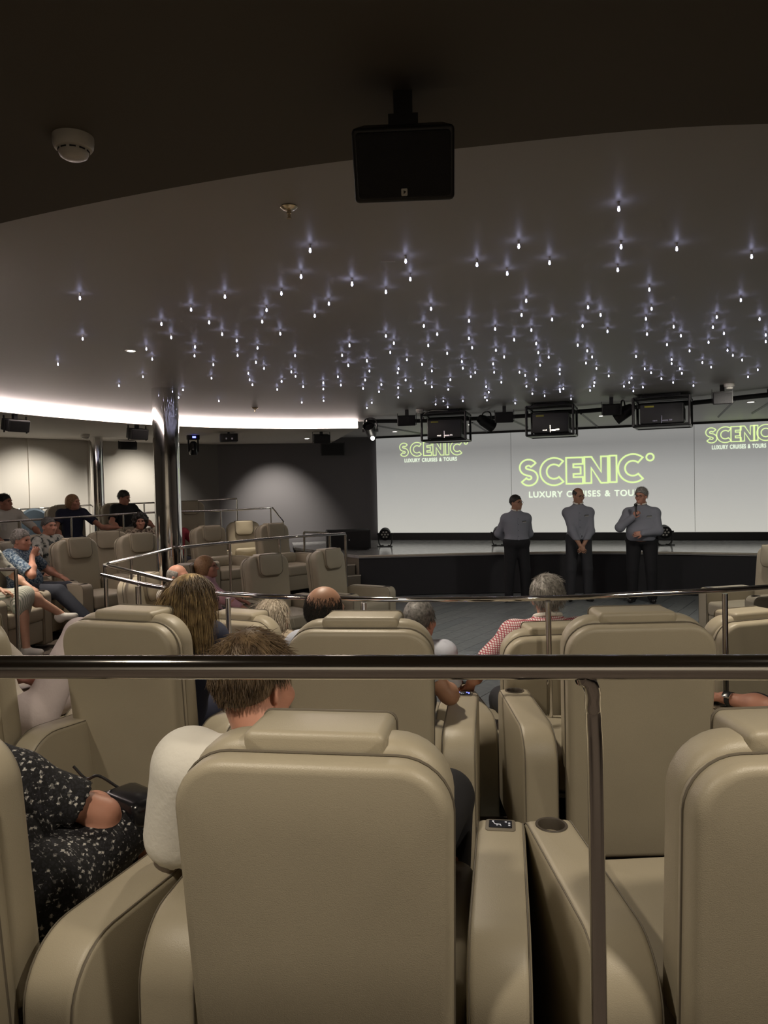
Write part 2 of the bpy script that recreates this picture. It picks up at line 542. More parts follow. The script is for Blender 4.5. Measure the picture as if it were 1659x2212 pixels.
# floors: the low centre floor of slate planks, the carpeted tiers round it
b = MB()
b.box((1, 7.2, -0.06), (20.6, 22, 0.1))
floor = struct(b.obj('floor', PLANK[0], smooth=False))
pl_me = []
for k in range(3):
    bb = MB()
    bb.rprism(0.196, 1.496, 0.02, 0.002, 0.003, lambda u, v, d: (u, v, d), seg=1, eseg=1)
    o = bb.obj('plank', PLANK[k], smooth=False)
    pl_me.append(o.data)
    bpy.data.objects.remove(o)
pa = math.radians(-32)
ca, sa = math.cos(pa), math.sin(pa)
cnt = 0
for i in range(-40, 60):
    for j in range(-8, 14):
        u, v = i * 0.2, j * 1.5 + (i % 3) * 0.5
        x, y = 1.5 + u * ca - v * sa, 8.0 + u * sa + v * ca
        if not (-0.6 < x < 4.6 and 4.9 < y < 12.6) or cnt >= 298:
            continue
        o = bpy.data.objects.new('plank', pl_me[random.choice((0, 0, 1, 2))])
        COL.objects.link(o)
        o.parent = floor
        o.location = (x, y, 0.0 - 0.008)
        o.rotation_euler = (0, 0, pa)
        cnt += 1
T1 = [(-0.5, 10.62), (-1.22, 10.12), (-1.87, 9.26), (-2.34, 8.5), (-2.47, 6.6), (-1.6, 5.26), (-0.9, 4.12), (0.08, 3.8), (0.8, 3.74), (1.33, 3.82), (2.0, 3.96), (3.4, 4.6), (5, 6.2), (6.2, 8.2), (8, 9.6)]
T1 = [(p.x, p.y) for p in spline([(x, y, 0) for x, y in T1], 5)]
struct(prism_poly('floor_tier', T1 + [(11, 9.6), (11, -3.5), (-9, -3.5), (-9, 9.6), (-6.71, 13.54), (-4.45, 16.25), (-3.6, 16.83), (-2.1, 17.05), (-1.9, 15.4), (-0.95, 13.2)], -0.01, TZ, M['carpet'], bottom=False))
struct(prism_poly('floor_tier', [(-8, 9.8), (-5.75, 10.9), (-3.7, 12.4), (-2.0, 13.5), (-2.1, 17.0), (-3.6, 16.8), (-4.5, 16.2), (-6.7, 13.5)], TZ - .01, 0.60, M['carpet'], bottom=False))
struct(prism_poly('floor_tier', [(-9, -3.5), (11, -3.5), (11, 1.02), (0.8, 1.22), (-0.6, 1.34), (-9, 2.0)], TZ - .01, 0.42, M['carpet'], bottom=False))

# LED cove strip on the left part of the oval edge
bb = MB()
lp = [Vector((x, y, 0)) for x, y in oval[:n_led + 1]]
r1, r2 = [], []
for i, p in enumerate(lp):
    t = (lp[min(i + 1, len(lp) - 1)] - lp[max(i - 1, 0)]).normalized()
    nn = Vector((-t.y, t.x, 0))          # towards the middle of the oval
    r1.append(p + nn * 0.002)
    r2.append(p + nn * 0.012)
vs, fs = [], []
for p, q in zip(r1, r2):
    vs += [(p.x, p.y, 2.907), (q.x, q.y, 2.907), (q.x, q.y, 3.012), (p.x, p.y, 3.012)]
for i in range(len(lp) - 1):
    for j in range(4):
        fs.append((i * 4 + j, i * 4 + (j + 1) % 4, (i + 1) * 4 + (j + 1) % 4, (i + 1) * 4 + j))
bb.add(vs, fs)
tag(bb.obj('led_strip', M['led'], smooth=False), 'glowing white LED cove strip curving along the ceiling edge', 'light strip')

# ------------------------------------------------------------------ stage
FRONT = [(-0.45, 13.26), (0.6, 13.3), (1.34, 13.32), (2.08, 13.3), (3.0, 13.2), (3.63, 13.07), (4.55, 12.75), (5.3, 12.4), (6.6, 11.7), (8.0, 10.8)]
FRONT = [(p.x, p.y) for p in spline([(x, y, 0) for x, y in FRONT], 4)]
deck_out = FRONT + [(9.9, 13.2), (9.55, 13.9), (-0.15, 17.3), (-2.05, 17.0), (-1.82, 15.5)]
stage = thing('stage', 'low stage with a pale deck and curved black front below the screen', 'stage', (0, 0, 0))
prism_poly('deck', deck_out, 0.66, 0.71, M['deck'], parent=stage)
bb = MB()
n = len(FRONT)
vs = [(x, y + 0.03, 0.0) for x, y in FRONT] + [(x, y + 0.03, 0.66) for x, y in FRONT] + [(x, y + 0.08, 0.0) for x, y in FRONT] + [(x, y + 0.08, 0.66) for x, y in FRONT]
fs = [(i, i + 1, n + i + 1, n + i) for i in range(n - 1)] + [(2 * n + i + 1, 2 * n + i, 3 * n + i, 3 * n + i + 1) for i in range(n - 1)]
bb.add(vs, fs)
bb.obj('fascia', M['fascia'], stage, smooth=False)
bb = MB()
bb.tube([(x, y - 0.004, 0.692) for x, y in FRONT], 0.018, 6)
bb.obj('nosing', M['nosing'], stage)
bb = MB()
bb.add([(-0.45, 13.29, 0), (-0.45, 13.29, .66), (-1.8, 15.5, .66), (-1.8, 15.5, 0), (-0.40, 13.32, 0), (-0.40, 13.32, .66), (-1.75, 15.53, .66), (-1.75, 15.53, 0)],
       [(0, 1, 2, 3), (7, 6, 5, 4), (0, 4, 5, 1)])
bb.obj('side_panel', M['tan'], stage, smooth=False)
steps = thing('stage_steps', 'small flight of carpeted steps at the end of the stage', 'steps', (-0.72, 12.98, 0))
for k in range(3):
    bb = MB()
    bb.rprism(0.75, 0.30, 0.20, 0.01, 0.008, lambda u, v, d, k=k: (u * 0.85 - v * 0.52 - 0.10 * k, v * 0.85 + u * 0.52 + 0.16 * k, d + 0.1 + 0.17 * k), seg=2)
    s_ = bb.obj('step', M['tan'], steps)
    bb = MB()
    bb.tube([(-0.375 * 0.85 + 0.15 * 0.52 - 0.10 * k, -0.375 * 0.52 - 0.15 * 0.85 + 0.16 * k, 0.2 + 0.17 * k), (0.375 * 0.85 + 0.15 * 0.52 - 0.10 * k, 0.375 * 0.52 - 0.15 * 0.85 + 0.16 * k, 0.2 + 0.17 * k)], 0.012, 6)
    bb.obj('step_edge', M['nosing'], s_)

# projection screen: a slide of grey gradient with the cruise line's lettering, thrown by three projectors
SA, SB = Vector((-0.13, 17.28, 0)), Vector((9.3, 14.01, 0))
SU = (SB - SA).normalized()
SN = Vector((SU.y, -SU.x, 0))                  # towards the audience
SO = SA + SN * 0.05


def on_screen(px, py):
    d = ray(px, py)
    t = (SO - EYE).dot(SN) / d.dot(SN)
    p = EYE + d * t
    return ((p - SO).dot(SU), p.z)


uw = (SB - SA).length
m = bpy.data.materials.new('projected_slide')
m.use_nodes = True
nt = m.node_tree
bs = nt.nodes['Principled BSDF']
bs.inputs['Base Color'].default_value = (0.5, 0.5, 0.5, 1)
bs.inputs['Roughness'].default_value = 0.9
tc = nt.nodes.new('ShaderNodeTexCoord')
sp = nt.nodes.new('ShaderNodeSeparateXYZ')
nt.links.new(tc.outputs['Object'], sp.inputs[0])
mr = nt.nodes.new('ShaderNodeMapRange')
mr.inputs[1].default_value, mr.inputs[2].default_value = 0.86, 3.0
nt.links.new(sp.outputs['Z'], mr.inputs[0])
rc = ramp(nt, mr.outputs[0], [(0.0, (0.50, 0.49, 0.44)), (0.3, (0.42, 0.415, 0.385)), (0.6, (0.33, 0.33, 0.315)), (0.85, (0.20, 0.20, 0.195)), (1.0, (0.25, 0.25, 0.24))])
nt.links.new(rc, bs.inputs['Emission Color'])
bs.inputs['Emission Strength'].default_value = 0.95
M['slide'] = m
screen = thing('projection_screen', 'wide white projection screen showing a grey slide with green lettering', 'screen', SO)
screen.rotation_euler = (0, 0, math.atan2(SU.y, SU.x))
bb = MB()
bb.box((uw / 2, 0.02, 1.925), (uw, 0.03, 2.11))
bb.obj('screen_panel', M['slide'], screen, smooth=False)
bb = MB()
bb.box((uw / 2, 0.015, 3.0), (uw + 0.1, 0.06, 0.05))
bb.obj('top_border', M['black'], screen, smooth=False)
bb = MB()
bb.box((uw / 2, 0.0, 0.79), (uw, 0.07, 0.15))
bb.obj('bottom_border', M['black'], screen, smooth=False)
for px in (1104, 1500):
    u, _ = on_screen(px, 1000)
    bb = MB()
    bb.box((u, 0.004, 1.925), (0.006, 0.003, 2.1))
    bb.obj('panel_joint', M['seam'], screen, smooth=False)


def arc(cx, cy, r, a0, a1, n=14, sx=1.0):
    return [(cx + sx * r * math.cos(math.radians(a0 + (a1 - a0) * i / n)), cy + r * math.sin(math.radians(a0 + (a1 - a0) * i / n))) for i in range(n + 1)]


def letter(ch):
    """closed outlines of a fat letter of height 1; returns (width, loops)"""
    t = 0.25
    if ch == 'E':
        return 0.62, [[(0, 0), (.62, 0), (.62, t), (t + .02, t), (t + .02, .375), (.54, .375), (.54, .625), (t + .02, .625), (t + .02, 1 - t), (.62, 1 - t), (.62, 1), (0, 1)]]
    if ch == 'I':
        return t, [[(0, 0), (t, 0), (t, 1), (0, 1)]]
    if ch == 'N':
        return 0.86, [[(0, 0), (t, 0), (t, .58), (.60, 0), (.86, 0), (.86, 1), (.61, 1), (.61, .42), (.26, 1), (0, 1)]]
    if ch == 'C':
        return 0.92, [arc(.52, .5, .53, 48, 312, 26) + arc(.52, .5, .53 - t, 312, 48, 20)]
    if ch == 'S':
        cl = arc(.36, .70, .19, 28, 250, 16, 1.15) + arc(.38, .30, .19, 70, -152, 16, 1.15)
        cl = [cl[0]] + cl + [cl[-1]]
        L, Rr = [], []
        for i in range(1, len(cl) - 1):
            a, c = Vector(cl[max(i - 1, 1)]), Vector(cl[min(i + 1, len(cl) - 2)])
            d = (c - a).normalized()
            p = Vector(cl[i])
            L.append((p.x - d.y * t * .48, p.y + d.x * t * .48))
            Rr.append((p.x + d.y * t * .48, p.y - d.x * t * .48))
        return 0.76, [L + Rr[::-1]]
    if ch == 'o':
        return 0.30, [arc(.15, .88, .13, 0, 360, 24)[:-1]]


def outline_band(loop, w):
    n = len(loop)
    inn, out = [], []
    for i in range(n):
        p0, p1, p2 = Vector(loop[i - 1]), Vector(loop[i]), Vector(loop[(i + 1) % n])
        d1, d2 = (p1 - p0), (p2 - p1)
        d1 = d1.normalized() if d1.length > 1e-6 else d2.normalized()
        d2 = d2.normalized() if d2.length > 1e-6 else d1
        n1, n2 = Vector((-d1.y, d1.x)), Vector((-d2.y, d2.x))
        mm = (n1 + n2)
        mm = mm.normalized() if mm.length > 1e-3 else n1
        k = 1 / max(0.5, mm.dot(n1))
        inn.append(p1 + mm * w * k)
        out.append(p1 - mm * w * k)
    return inn, out


def logo(px0, py0, px1, py1, ph):
    """word from baseline-left pixel to baseline-right pixel, letter height in pixels ph"""
    u0, z0 = on_screen(px0, py0)
    u1, z1 = on_screen(px1, py1)
    _, zt = on_screen(px0, py0 - ph)
    H = zt - z0
    ws = [letter(c)[0] for c in 'SCENICo']
    gap = ((u1 - u0) / H - sum(ws)) / 6.0
    x = 0.0
    for c in 'SCENICo':
        wd, loops = letter(c)
        bb = MB()
        for lp_ in loops:
            inn, out = outline_band(lp_, 0.028)
            nn = len(lp_)
            vs = [(u0 + (x + p.x) * H, -0.001, z0 + (z1 - z0) * x * H / (u1 - u0) + p.y * H) for p in inn] + [(u0 + (x + p.x) * H, -0.001, z0 + (z1 - z0) * x * H / (u1 - u0) + p.y * H) for p in out]
            bb.add(vs, [(i, (i + 1) % nn, nn + (i + 1) % nn, nn + i) for i in range(nn)])
        bb.obj('letter', M['logo'], screen, smooth=False)
        x += wd + gap
    return u0, u1, z0, H


def caption(px0, px1, py, ph, bold):
    u0, z0 = on_screen(px0, py)
    u1, _ = on_screen(px1, py)
    _, zt = on_screen(px0, py - ph)
    cu = bpy.data.curves.new('caption', 'FONT')
    cu.body = 'LUXURY CRUISES & TOURS'
    cu.offset = bold
    cu.space_character = 1.12
    cu.space_word = 1.3
    o = bpy.data.objects.new('caption', cu)
    COL.objects.link(o)
    dg = bpy.context.evaluated_depsgraph_get()
    me = bpy.data.meshes.new_from_object(o.evaluated_get(dg))
    bpy.data.objects.remove(o)
    co = np.array([v.co[:] for v in me.vertices])
    lo, hi = co.min(0), co.max(0)
    for v, c in zip(me.vertices, co):
        v.co = (u0 + (c[0] - lo[0]) / (hi[0] - lo[0]) * (u1 - u0), -0.001, z0 + (c[1] - lo[1]) / (hi[1] - lo[1]) * (zt - z0))
    me.materials.clear()
    me.materials.append(M['logotext'])
    par = list(range(len(me.vertices)))

    def find(i):
        while par[i] != i:
            par[i] = par[par[i]]
            i = par[i]
        return i
    for pl in me.polygons:
        for v in pl.vertices[1:]:
            par[find(v)] = find(pl.vertices[0])
    groups = {}
    for pl in me.polygons:
        groups.setdefault(find(pl.vertices[0]), []).append(tuple(pl.vertices))
    for g_ in groups.values():
        ids = sorted({i for f_ in g_ for i in f_})
        mp_ = {i: k_ for k_, i in enumerate(ids)}
        q_ = MB()
        q_.add([me.vertices[i].co[:] for i in ids], [tuple(mp_[i] for i in f_) for f_ in g_])
        q_.obj('caption_letter', M['logotext'], screen, smooth=False)
    bpy.data.meshes.remove(me)


logo(1122, 1049, 1414, 1038, 55)
caption(1143, 1392, 1075, 13, 0.012)
logo(863, 986, 1011, 981, 28)
caption(874, 987, 999, 8, 0.02)
logo(1524, 957, 1678, 949, 32)
caption(1538, 1655, 971, 9, 0.02)

# ------------------------------------------------------------------ chrome columns
def column(name, label, x, y, r, z0, z1):
    t = thing(name, label, 'column', (x, y, z0))
    bb = MB()
    bb.lathe([(r, 0.06), (r, z1 - z0)], 48)
    bb.obj('shaft', M['chrome'], t)
    bb = MB()
    bb.lathe([(r + 0.03, 0), (r + 0.03, 0.05), (r + 0.01, 0.07), (r, 0.07)], 48)
    bb.obj('collar', M['chrome2'], t)


column('chrome_column', 'thick mirror chrome column rising to the oval ceiling among the seats', -2.42, 8.63, 0.145, TZ, Z_CEIL)
column('chrome_column', 'slimmer mirror chrome column standing against the cream wall', -5.14, 13.85, 0.115, 0.60, Z_SOFFIT)


# ------------------------------------------------------------------ railings
def railing(label, path, r, posts, zfloor, post_r=None, mid=None, smooth=True, flat=None):
    """path of the handrail, list of (x, y) posts with optional z of the rail"""
    t = thing('railing', label, 'railing', (path[0][0], path[0][1], zfloor))
    base = Vector((path[0][0], path[0][1], zfloor))
    bb = MB()
    pp = spline(path, 8) if smooth else [Vector(p) for p in path]
    bb.tube([p - base for p in pp], r, 14)
    bb.obj('handrail', M['chrome'], t)
    for x, y, zr in posts:
        q = MB()
        pr = post_r or r * 0.75
        q.tube([Vector((x, y, zfloor + 0.02)) - base, Vector((x, y, zr)) - base], pr, 10)
        q.lathe([(pr * 2.6, 0), (pr * 2.6, 0.012), (pr * 1.2, 0.02), (pr * 1.0, 0.02)], 14, lambda a, b_, c, x=x, y=y: (x + a - base.x, y + b_ - base.y, c))
        q.obj('post', M['chrome2'], t)
    return t


# the rail right in front of the camera, with its goose-necked post
t = thing('railing', 'thick chrome handrail running right across in front of the camera', 'railing', (0.326, 1.2, 0.42))
bb = MB()
bb.tube([(-2.9 - .326, 1.478 - 1.2, 1.15), (-0.63 - .326, 1.262 - 1.2, 1.15), (0.57 - .326, 1.146 - 1.2, 1.15), (3.0 - .326, 0.91 - 1.2, 1.15)], 0.0192, 24)
bb.obj('handrail', M['chrome'], t)
bb = MB()
bb.tube(spline([(-0.03, -0.03, 1.135), (-0.018, -0.024, 1.128), (-0.008, -0.012, 1.108), (-0.003, 0.006, 1.08), (0.0, 0.012, 1.05), (0.002, 0.012, 0.9), (0.002, 0.012, 0.02)], 6), 0.0128, 16)
bb.lathe([(0.04, 0), (0.04, 0.012), (0.016, 0.02)], 20, lambda x, y, z: (x + .002, y + .012, z))
bb.obj('post', M['chrome'], t)

railB = [PZ(x, y, 1.29) for x, y in ((220, 1242), (341, 1268), (480, 1283), (660, 1291), (870, 1295), (1180, 1292), (1400, 1282), (1659, 1268))] + [Vector((2.9, 4.45, 1.29))]


def postB(px, py, z=1.27):
    p = PZ(px, py, 1.29)
    return (p.x, p.y, z)


railing('long curved chrome rail behind the second row of chairs', railB, 0.0135, [postB(228, 1244), postB(297, 1260), postB(492, 1284), postB(786, 1294), postB(1184, 1292), postB(1566, 1274)], TZ, 0.0145)
railA = [PZ(369, 1185, 1.27), PZ(300, 1202, 1.27), PZ(236, 1217, 1.27), PZ(226, 1221, 1.27), PZ(240, 1224, 1.27), PZ(300, 1238, 1.27), PZ(357, 1252, 1.27), PZ(420, 1266, 1.27)]
railing('chrome rail bending round from the thick column towards the blond woman', railA, 0.015, [(railA[3].x, railA[3].y, 1.26), (PZ(283, 1206, 1.27).x, PZ(283, 1206, 1.27).y, 1.26), (PZ(300, 1238, 1.27).x, PZ(300, 1238, 1.27).y, 1.26)], TZ, 0.013, smooth=False)
railC = [PZ(392, 1184, 1.25), PZ(400, 1182, 1.25), PZ(496, 1172, 1.25), PZ(626, 1160, 1.25), PZ(746, 1153, 1.25)]
railing('chrome rail in front of the empty chairs beside the thick column', railC, 0.018, [(p.x, p.y, 1.24) for p in (railC[1], railC[2], PZ(603, 1162, 1.25), railC[4])], TZ, 0.017)
r2 = [P(-40, 1128, 10.6), P(0, 1127, 10.8), P(150, 1118, 11.5), P(330, 1107, 12.3), P(470, 1103, 12.9), P(585, 1097, 13.4)]
railing('long thin chrome rail in front of the rear row of seated people', r2, 0.016, [(p.x, p.y, p.z) for p in (r2[0], P(44, 1125, 11.0), P(154, 1118, 11.5), P(266, 1111, 12.0), P(477, 1103, 12.9), r2[5])], 0.6, 0.014)
r1 = [P(-30, 1102, 13.2), P(40, 1100, 13.6), P(90, 1098, 13.8), P(200, 1091, 14.3), P(330, 1086, 14.8), P(420, 1082, 14.9), P(512, 1077, 15.0)]
railing('thin chrome rail behind the rear row along the cream wall', r1, 0.015, [(p.x, p.y, p.z) for p in (r1[0], r1[2], P(311, 1087, 14.7), r1[6])], 0.6, 0.017)
a, c = r2[5], P(612, 1127, 12.9)
railing('short sloping chrome rail beside steps near the charcoal wall', [a + Vector((0.03, -0.02, 0)), c], 0.016, [(c.x, c.y, c.z)], TZ, 0.014, smooth=False)
q = [P(657, 1155, 13.0), P(657, 1149, 13.0), P(712, 1153, 12.6), P(712, 1160, 12.6)]
railing('low black and chrome rail beside the floor speaker', [q[1], P(685, 1150, 12.8), q[2]], 0.016, [(q[1].x, q[1].y, q[1].z), (q[2].x, q[2].y, q[2].z)], TZ, 0.02, smooth=False)
q = [P(-60, 1232, 5.6), P(-20, 1231, 5.65), P(34, 1230, 5.7)]
railing('short chrome rail end beside the woman in the striped skirt', q, 0.012, [(q[0].x, q[0].y, q[0].z), (q[2].x, q[2].y, q[2].z)], TZ, 0.014, smooth=False)


# ------------------------------------------------------------------ ceiling equipment
def smoke_detector(p, r, label, m=None):
    t = thing('smoke_detector', label, 'smoke detector', p)
    bb = MB()
    bb.lathe([(r, 0), (r * 1.0, -0.25 * r), (r * .97, -0.5 * r), (r * .9, -.62 * r), (r * .72, -.66 * r)], 36)
    bb.obj('base', M['whiteplastic'], t)
    bb = MB()
    bb.lathe([(r * .74, -.64 * r), (r * .74, -.8 * r), (r * .66, -.98 * r), (r * .45, -1.1 * r), (r * .1, -1.14 * r)], 36)
    bb.obj('sensor_cap', M['whiteplastic'], t)
    for k in range(10):
        a = 2 * math.pi * k / 10
        bb = MB()
        bb.box((r * .735 * math.cos(a), r * .735 * math.sin(a), -.735 * r), (.05 * r, .30 * r, .07 * r), Matrix.Rotation(a, 3, 'Z'))
        bb.obj('slot', M['darkslot'], t, smooth=False)


smoke_detector(PZ(158, 296, Z_SOFFIT), 0.058, 'large white round smoke detector on the dark near ceiling')
smoke_detector(PZ(184, 938, Z_SOFFIT), 0.075, 'pale smoke detector under the ceiling edge above the cream wall')
smoke_detector(PZ(907, 884, Z_CEIL), 0.06, 'small white smoke detector beside the projector cage nearest the LED strip')
smoke_detector(PZ(1575, 829, Z_CEIL), 0.06, 'small white smoke detector above the far right speaker box')


def sprinkler(p, label, k=1.0):
    t = thing('sprinkler', label, 'sprinkler', p)
    bb = MB()
    bb.lathe([(0.034 * k, 0), (0.036 * k, -0.004 * k), (0.026 * k, -0.012 * k), (0.012 * k, -0.018 * k)], 28)
    bb.obj('escutcheon', M['brass'], t)
    bb = MB()
    bb.lathe([(0.009 * k, -0.014 * k), (0.010 * k, -0.03 * k), (0.007 * k, -0.032 * k), (0.006 * k, -0.045 * k), (0.010 * k, -0.047 * k), (0.010 * k, -0.05 * k)], 16)
    bb.obj('nozzle', M['brass'], t)


sprinkler(PZ(624, 446, Z_CEIL), 'brassy sprinkler head on the oval ceiling near the big speaker')
sprinkler(PZ(551, 880, Z_CEIL), 'tiny sprinkler head on the ceiling just above the LED strip', 1.3)
bb = MB()
p = PZ(838, 564, Z_CEIL)
bb.box((p.x, p.y, Z_CEIL - 0.002), (0.075, 0.006, 0.004), Matrix.Rotation(0.2, 3, 'Z'))
tag(bb.obj('ceiling_clip', M['whiteplastic'], smooth=False), 'thin pale metal clip on the oval ceiling among the stars', 'clip')


def recessed(p, r, label, z):
    t = thing('recessed_light', label, 'ceiling light', (p.x, p.y, z), group='recessed downlights')
    bb = MB()
    bb.lathe([(r * 1.35, 0), (r * 1.35, -0.006), (r, -0.006), (r, 0.0)], 24, cap=False)
    bb.obj('rim', M['whiteplastic'], t)
    bb = MB()
    bb.lathe([(r * .98, -0.002), (r * .5, -0.008), (r * .1, -0.010)], 20)
    bb.obj('lamp', M['lampglow'], t)


for px, py, z, r, lb in ((283, 757, Z_CEIL, .035, 'bright recessed downlight in the oval ceiling above the thick column'),
                         (663, 947, Z_SOFFIT, .05, 'recessed downlight in the ceiling edge above the charcoal wall'),
                         (853, 932, Z_CEIL, .05, 'recessed downlight above the screen, left of the first projector cage'),
                         (1015, 917, Z_CEIL, .035, 'recessed downlight between the first and second projector cages'),
                         (1298, 898, Z_CEIL, .035, 'recessed downlight between the second and third projector cages'),
                         (1622, 868, Z_CEIL, .05, 'recessed downlight above the screen at the far right')):
    recessed(PZ(px, py, z), r, lb, z)
for k, (nm, loc, *_r) in enumerate(LAMPS):
    if nm == 'rear_fill' or nm == 'wall_washer':
        continue

# stars: acrylic light tips hanging from the oval ceiling
c3 = [(1339, 680), (1300, 793), (971, 880), (825, 936), (1215, 866), (1151, 938), (903, 991), (697, 998), (1420, 910), (1520, 824), (1359, 963), (1132, 988), (739, 1056), (345, 886), (357, 1062), (250, 1172), (632, 1106), (657, 1150), (842, 1097), (840, 1136), (959, 1042), (1022, 1070), (1210, 1040), (1112, 1102), (1026, 1134), (1105, 1164), (921, 1174), (1274, 1135), (1477, 1134), (1509, 1090), (1504, 1178), (1584, 1157), (1140, 1190)]
c4 = [(246, 656), (264, 726), (37, 746), (169, 776), (345, 842), (524, 670), (642, 704), (687, 598), (807, 662), (1077, 452), (1086, 600), (1073, 690), (1303, 608), (1595, 638), (1196, 767), (716, 811), (698, 866), (957, 836), (1006, 866), (1205, 842), (1553, 808), (1183, 881), (817, 884), (936, 909), (493, 889), (317, 909), (369, 941), (169, 948), (595, 921), (1033, 930), (1187, 941), (736, 925), (1291, 912), (1444, 914), (1459, 874), (1626, 882), (1487, 938), (1319, 947), (493, 958), (669, 963), (200, 976), (186, 1012), (334, 985), (505, 994), (755, 978), (763, 1013), (917, 984), (954, 1006), (973, 1030), (1265, 982), (1427, 973), (1650, 944), (1650, 970), (1353, 1006), (1501, 1004), (1522, 1024), (1558, 1042), (408, 1016), (598, 1004), (630, 1030), (804, 1031), (949, 1054), (1144, 1028), (1283, 1040), (1283, 1056), (1403, 1052), (1437, 1070), (27, 986), (251, 1041), (95, 1046), (105, 1085), (22, 1062), (310, 1059), (465, 1048), (469, 1074), (587, 1057), (591, 1090), (770, 1062), (990, 1075), (847, 1079), (847, 1096), (348, 1085), (517, 1091), (500, 1107), (690, 1090), (712, 1102), (1178, 1076), (1203, 1092), (1315, 1076), (1323, 1094), (1619, 1080), (1581, 1108), (1038, 1104), (1127, 1112), (1118, 1130), (982, 1130), (980, 1143), (1243, 1115), (1289, 1130), (218, 1076), (215, 1092), (88, 1120), (246, 1120), (323, 1131), (420, 1119), (619, 1129), (755, 1118), (717, 1145), (151, 1138), (80, 1153), (142, 1166), (217, 1150), (348, 1147), (266, 1162), (412, 1157), (560, 1146), (570, 1168), (965, 1161), (848, 1166), (861, 1154), (740, 1174), (1097, 1145), (1134, 1163), (1171, 1148), (1368, 1142), (217, 1188), (788, 1182), (114, 1209), (555, 1188), (563, 1199), (393, 1203), (363, 1215), (410, 1226), (469, 1202), (673, 1211), (891, 1194), (95, 1229), (847, 1157)]
c1 = [(617, 27), (514, 66), (913, 33), (790, 84), (771, 117), (945, 132), (1072, 12), (1078, 40), (1090, 62), (1216, 47), (1258, 6), (1276, 25), (1309, 70), (1197, 82), (1396, 53), (1396, 80), (1397, 131), (1303, 138), (1459, 27), (1472, 63)]
stars = [(x * .5003, 200 + y * .5003) for x, y in c3] + [(740 + x * .554, 200 + y * .554) for x, y in c4] + [(x * .5003, 800 + y * .5003) for x, y in c1]
sts = []
for k in (1.0, 1.25):
    bb = MB()
    bb.lathe([(0.0030 * k, 0.009), (0.0044 * k, 0.003), (0.0060 * k, -0.004), (0.0048 * k, -0.010), (0.001, -0.013)], 8)
    bb.lathe([(0.003 * k, 0.028), (0.0052 * k, 0.027), (0.0056 * k, 0.009), (0.0036 * k, 0.008)], 8, mi=1)  # sleeve added to block the tip's upward light on the ceiling
    sts.append(bb.obj('star_light', [M['star'], M['whiteplastic']]))
st0, st1 = sts
st_me = (st0.data, st1.data)
bpy.data.objects.remove(st0)
bpy.data.objects.remove(st1)
for px, py in stars:
    p = PZ(px, py, Z_CEIL - 0.028)
    o = bpy.data.objects.new('star_light', st_me[1 if p.y > 8 else 0])
    COL.objects.link(o)
    o.location = (p.x, p.y, Z_CEIL - 0.028)
    tag(o, 'tiny blue-white fibre-optic star point hanging from the dark oval ceiling', 'star light', 'star lights of the oval ceiling')


# speaker boxes
def speaker_box(p, wd, ht, dp, yaw, pitch, label, badge=False, bracket=0.08, z_top=None):
    """p = middle of the grille; yaw 180 = facing the camera"""
    t = thing('loudspeaker', label, 'loudspeaker', p, yaw)
    Rm = Matrix.Rotation(math.radians(pitch), 3, 'X')
    fn = lambda u, v, d: Rm @ Vector((u * (1 - 0.12 * (0.5 - d / dp)), d - dp / 2, v))
    bb = MB()
    bb.rprism(wd, ht, dp, 0.012, 0.008, fn, seg=3)
    bb.obj('cabinet', M['black'], t)
    bb = MB()
    bb.rprism(wd * .92, ht * .88, 0.012, 0.01, 0.004, lambda u, v, d: Rm @ Vector((u, d + 0.003, v)), seg=3)
    g = bb.obj('grille', M['grille'], t)
    if badge:
        bb = MB()
        bb.rprism(0.016, 0.018, 0.004, 0.001, 0.001, lambda u, v, d: Rm @ Vector((u, d + 0.010, v - ht * .36)), seg=1)
        bb.obj('badge', M['whiteplastic'], g)
        bb = MB()
        bb.add([Rm @ Vector(c_) for c_ in ((0.002, 0.0125, -ht * .36 - .005), (-0.005, 0.0125, -ht * .36 + .001), (0.002, 0.0125, -ht * .36 + .005))], [(0, 1, 2)])
        bb.obj('badge_mark', M['black'], g, smooth=False)
    bb = MB()
    for s_ in (-1, 1):
        if not badge:
            bb.box((s_ * wd * .52, -dp * .45, ht * .2), (0.006, 0.03, ht * .9 + bracket))
    bb.box((0, -dp * .45, ht * .55), (wd * (.3 if badge else 1.04), 0.04, 0.006 if not badge else .12))
    if z_top:
        bb.box((0, -dp * .5, (z_top - p.z) / 2), (.05, .05, z_top - p.z))
    bb.obj('bracket', M['black'], t, smooth=False)


p = P(872, 356, 2.0)
speaker_box(p, 0.262, 0.178, 0.17, 183, -27, 'big black loudspeaker hanging close overhead from the near ceiling edge', True, 0.10, Z_SOFFIT + .005)
for px, py, z, wd, ht, yaw, lb in ((42, 921, 2.74, .30, .15, 120, 'black loudspeaker box under the LED strip at the far left'),
                                   (303, 939, 2.75, .29, .16, 130, 'black loudspeaker box hanging just left of the thick column'),
                                   (696, 949, 2.76, .30, .15, 165, 'black loudspeaker box at the right end of the LED strip')):
    speaker_box(PZ(px, py, z), wd, ht, .18, yaw, -12, lb, z_top=Z_SOFFIT + .005)
speaker_box(P(279, 963, 14.9), .34, .15, .16, 135, -6, 'small black loudspeaker low on the cream wall behind the others', bracket=0.0)
speaker_box(P(719, 971, 16.6), .50, .26, .2, 175, -8, 'wide black loudspeaker mounted high on the charcoal wall', bracket=0.0)
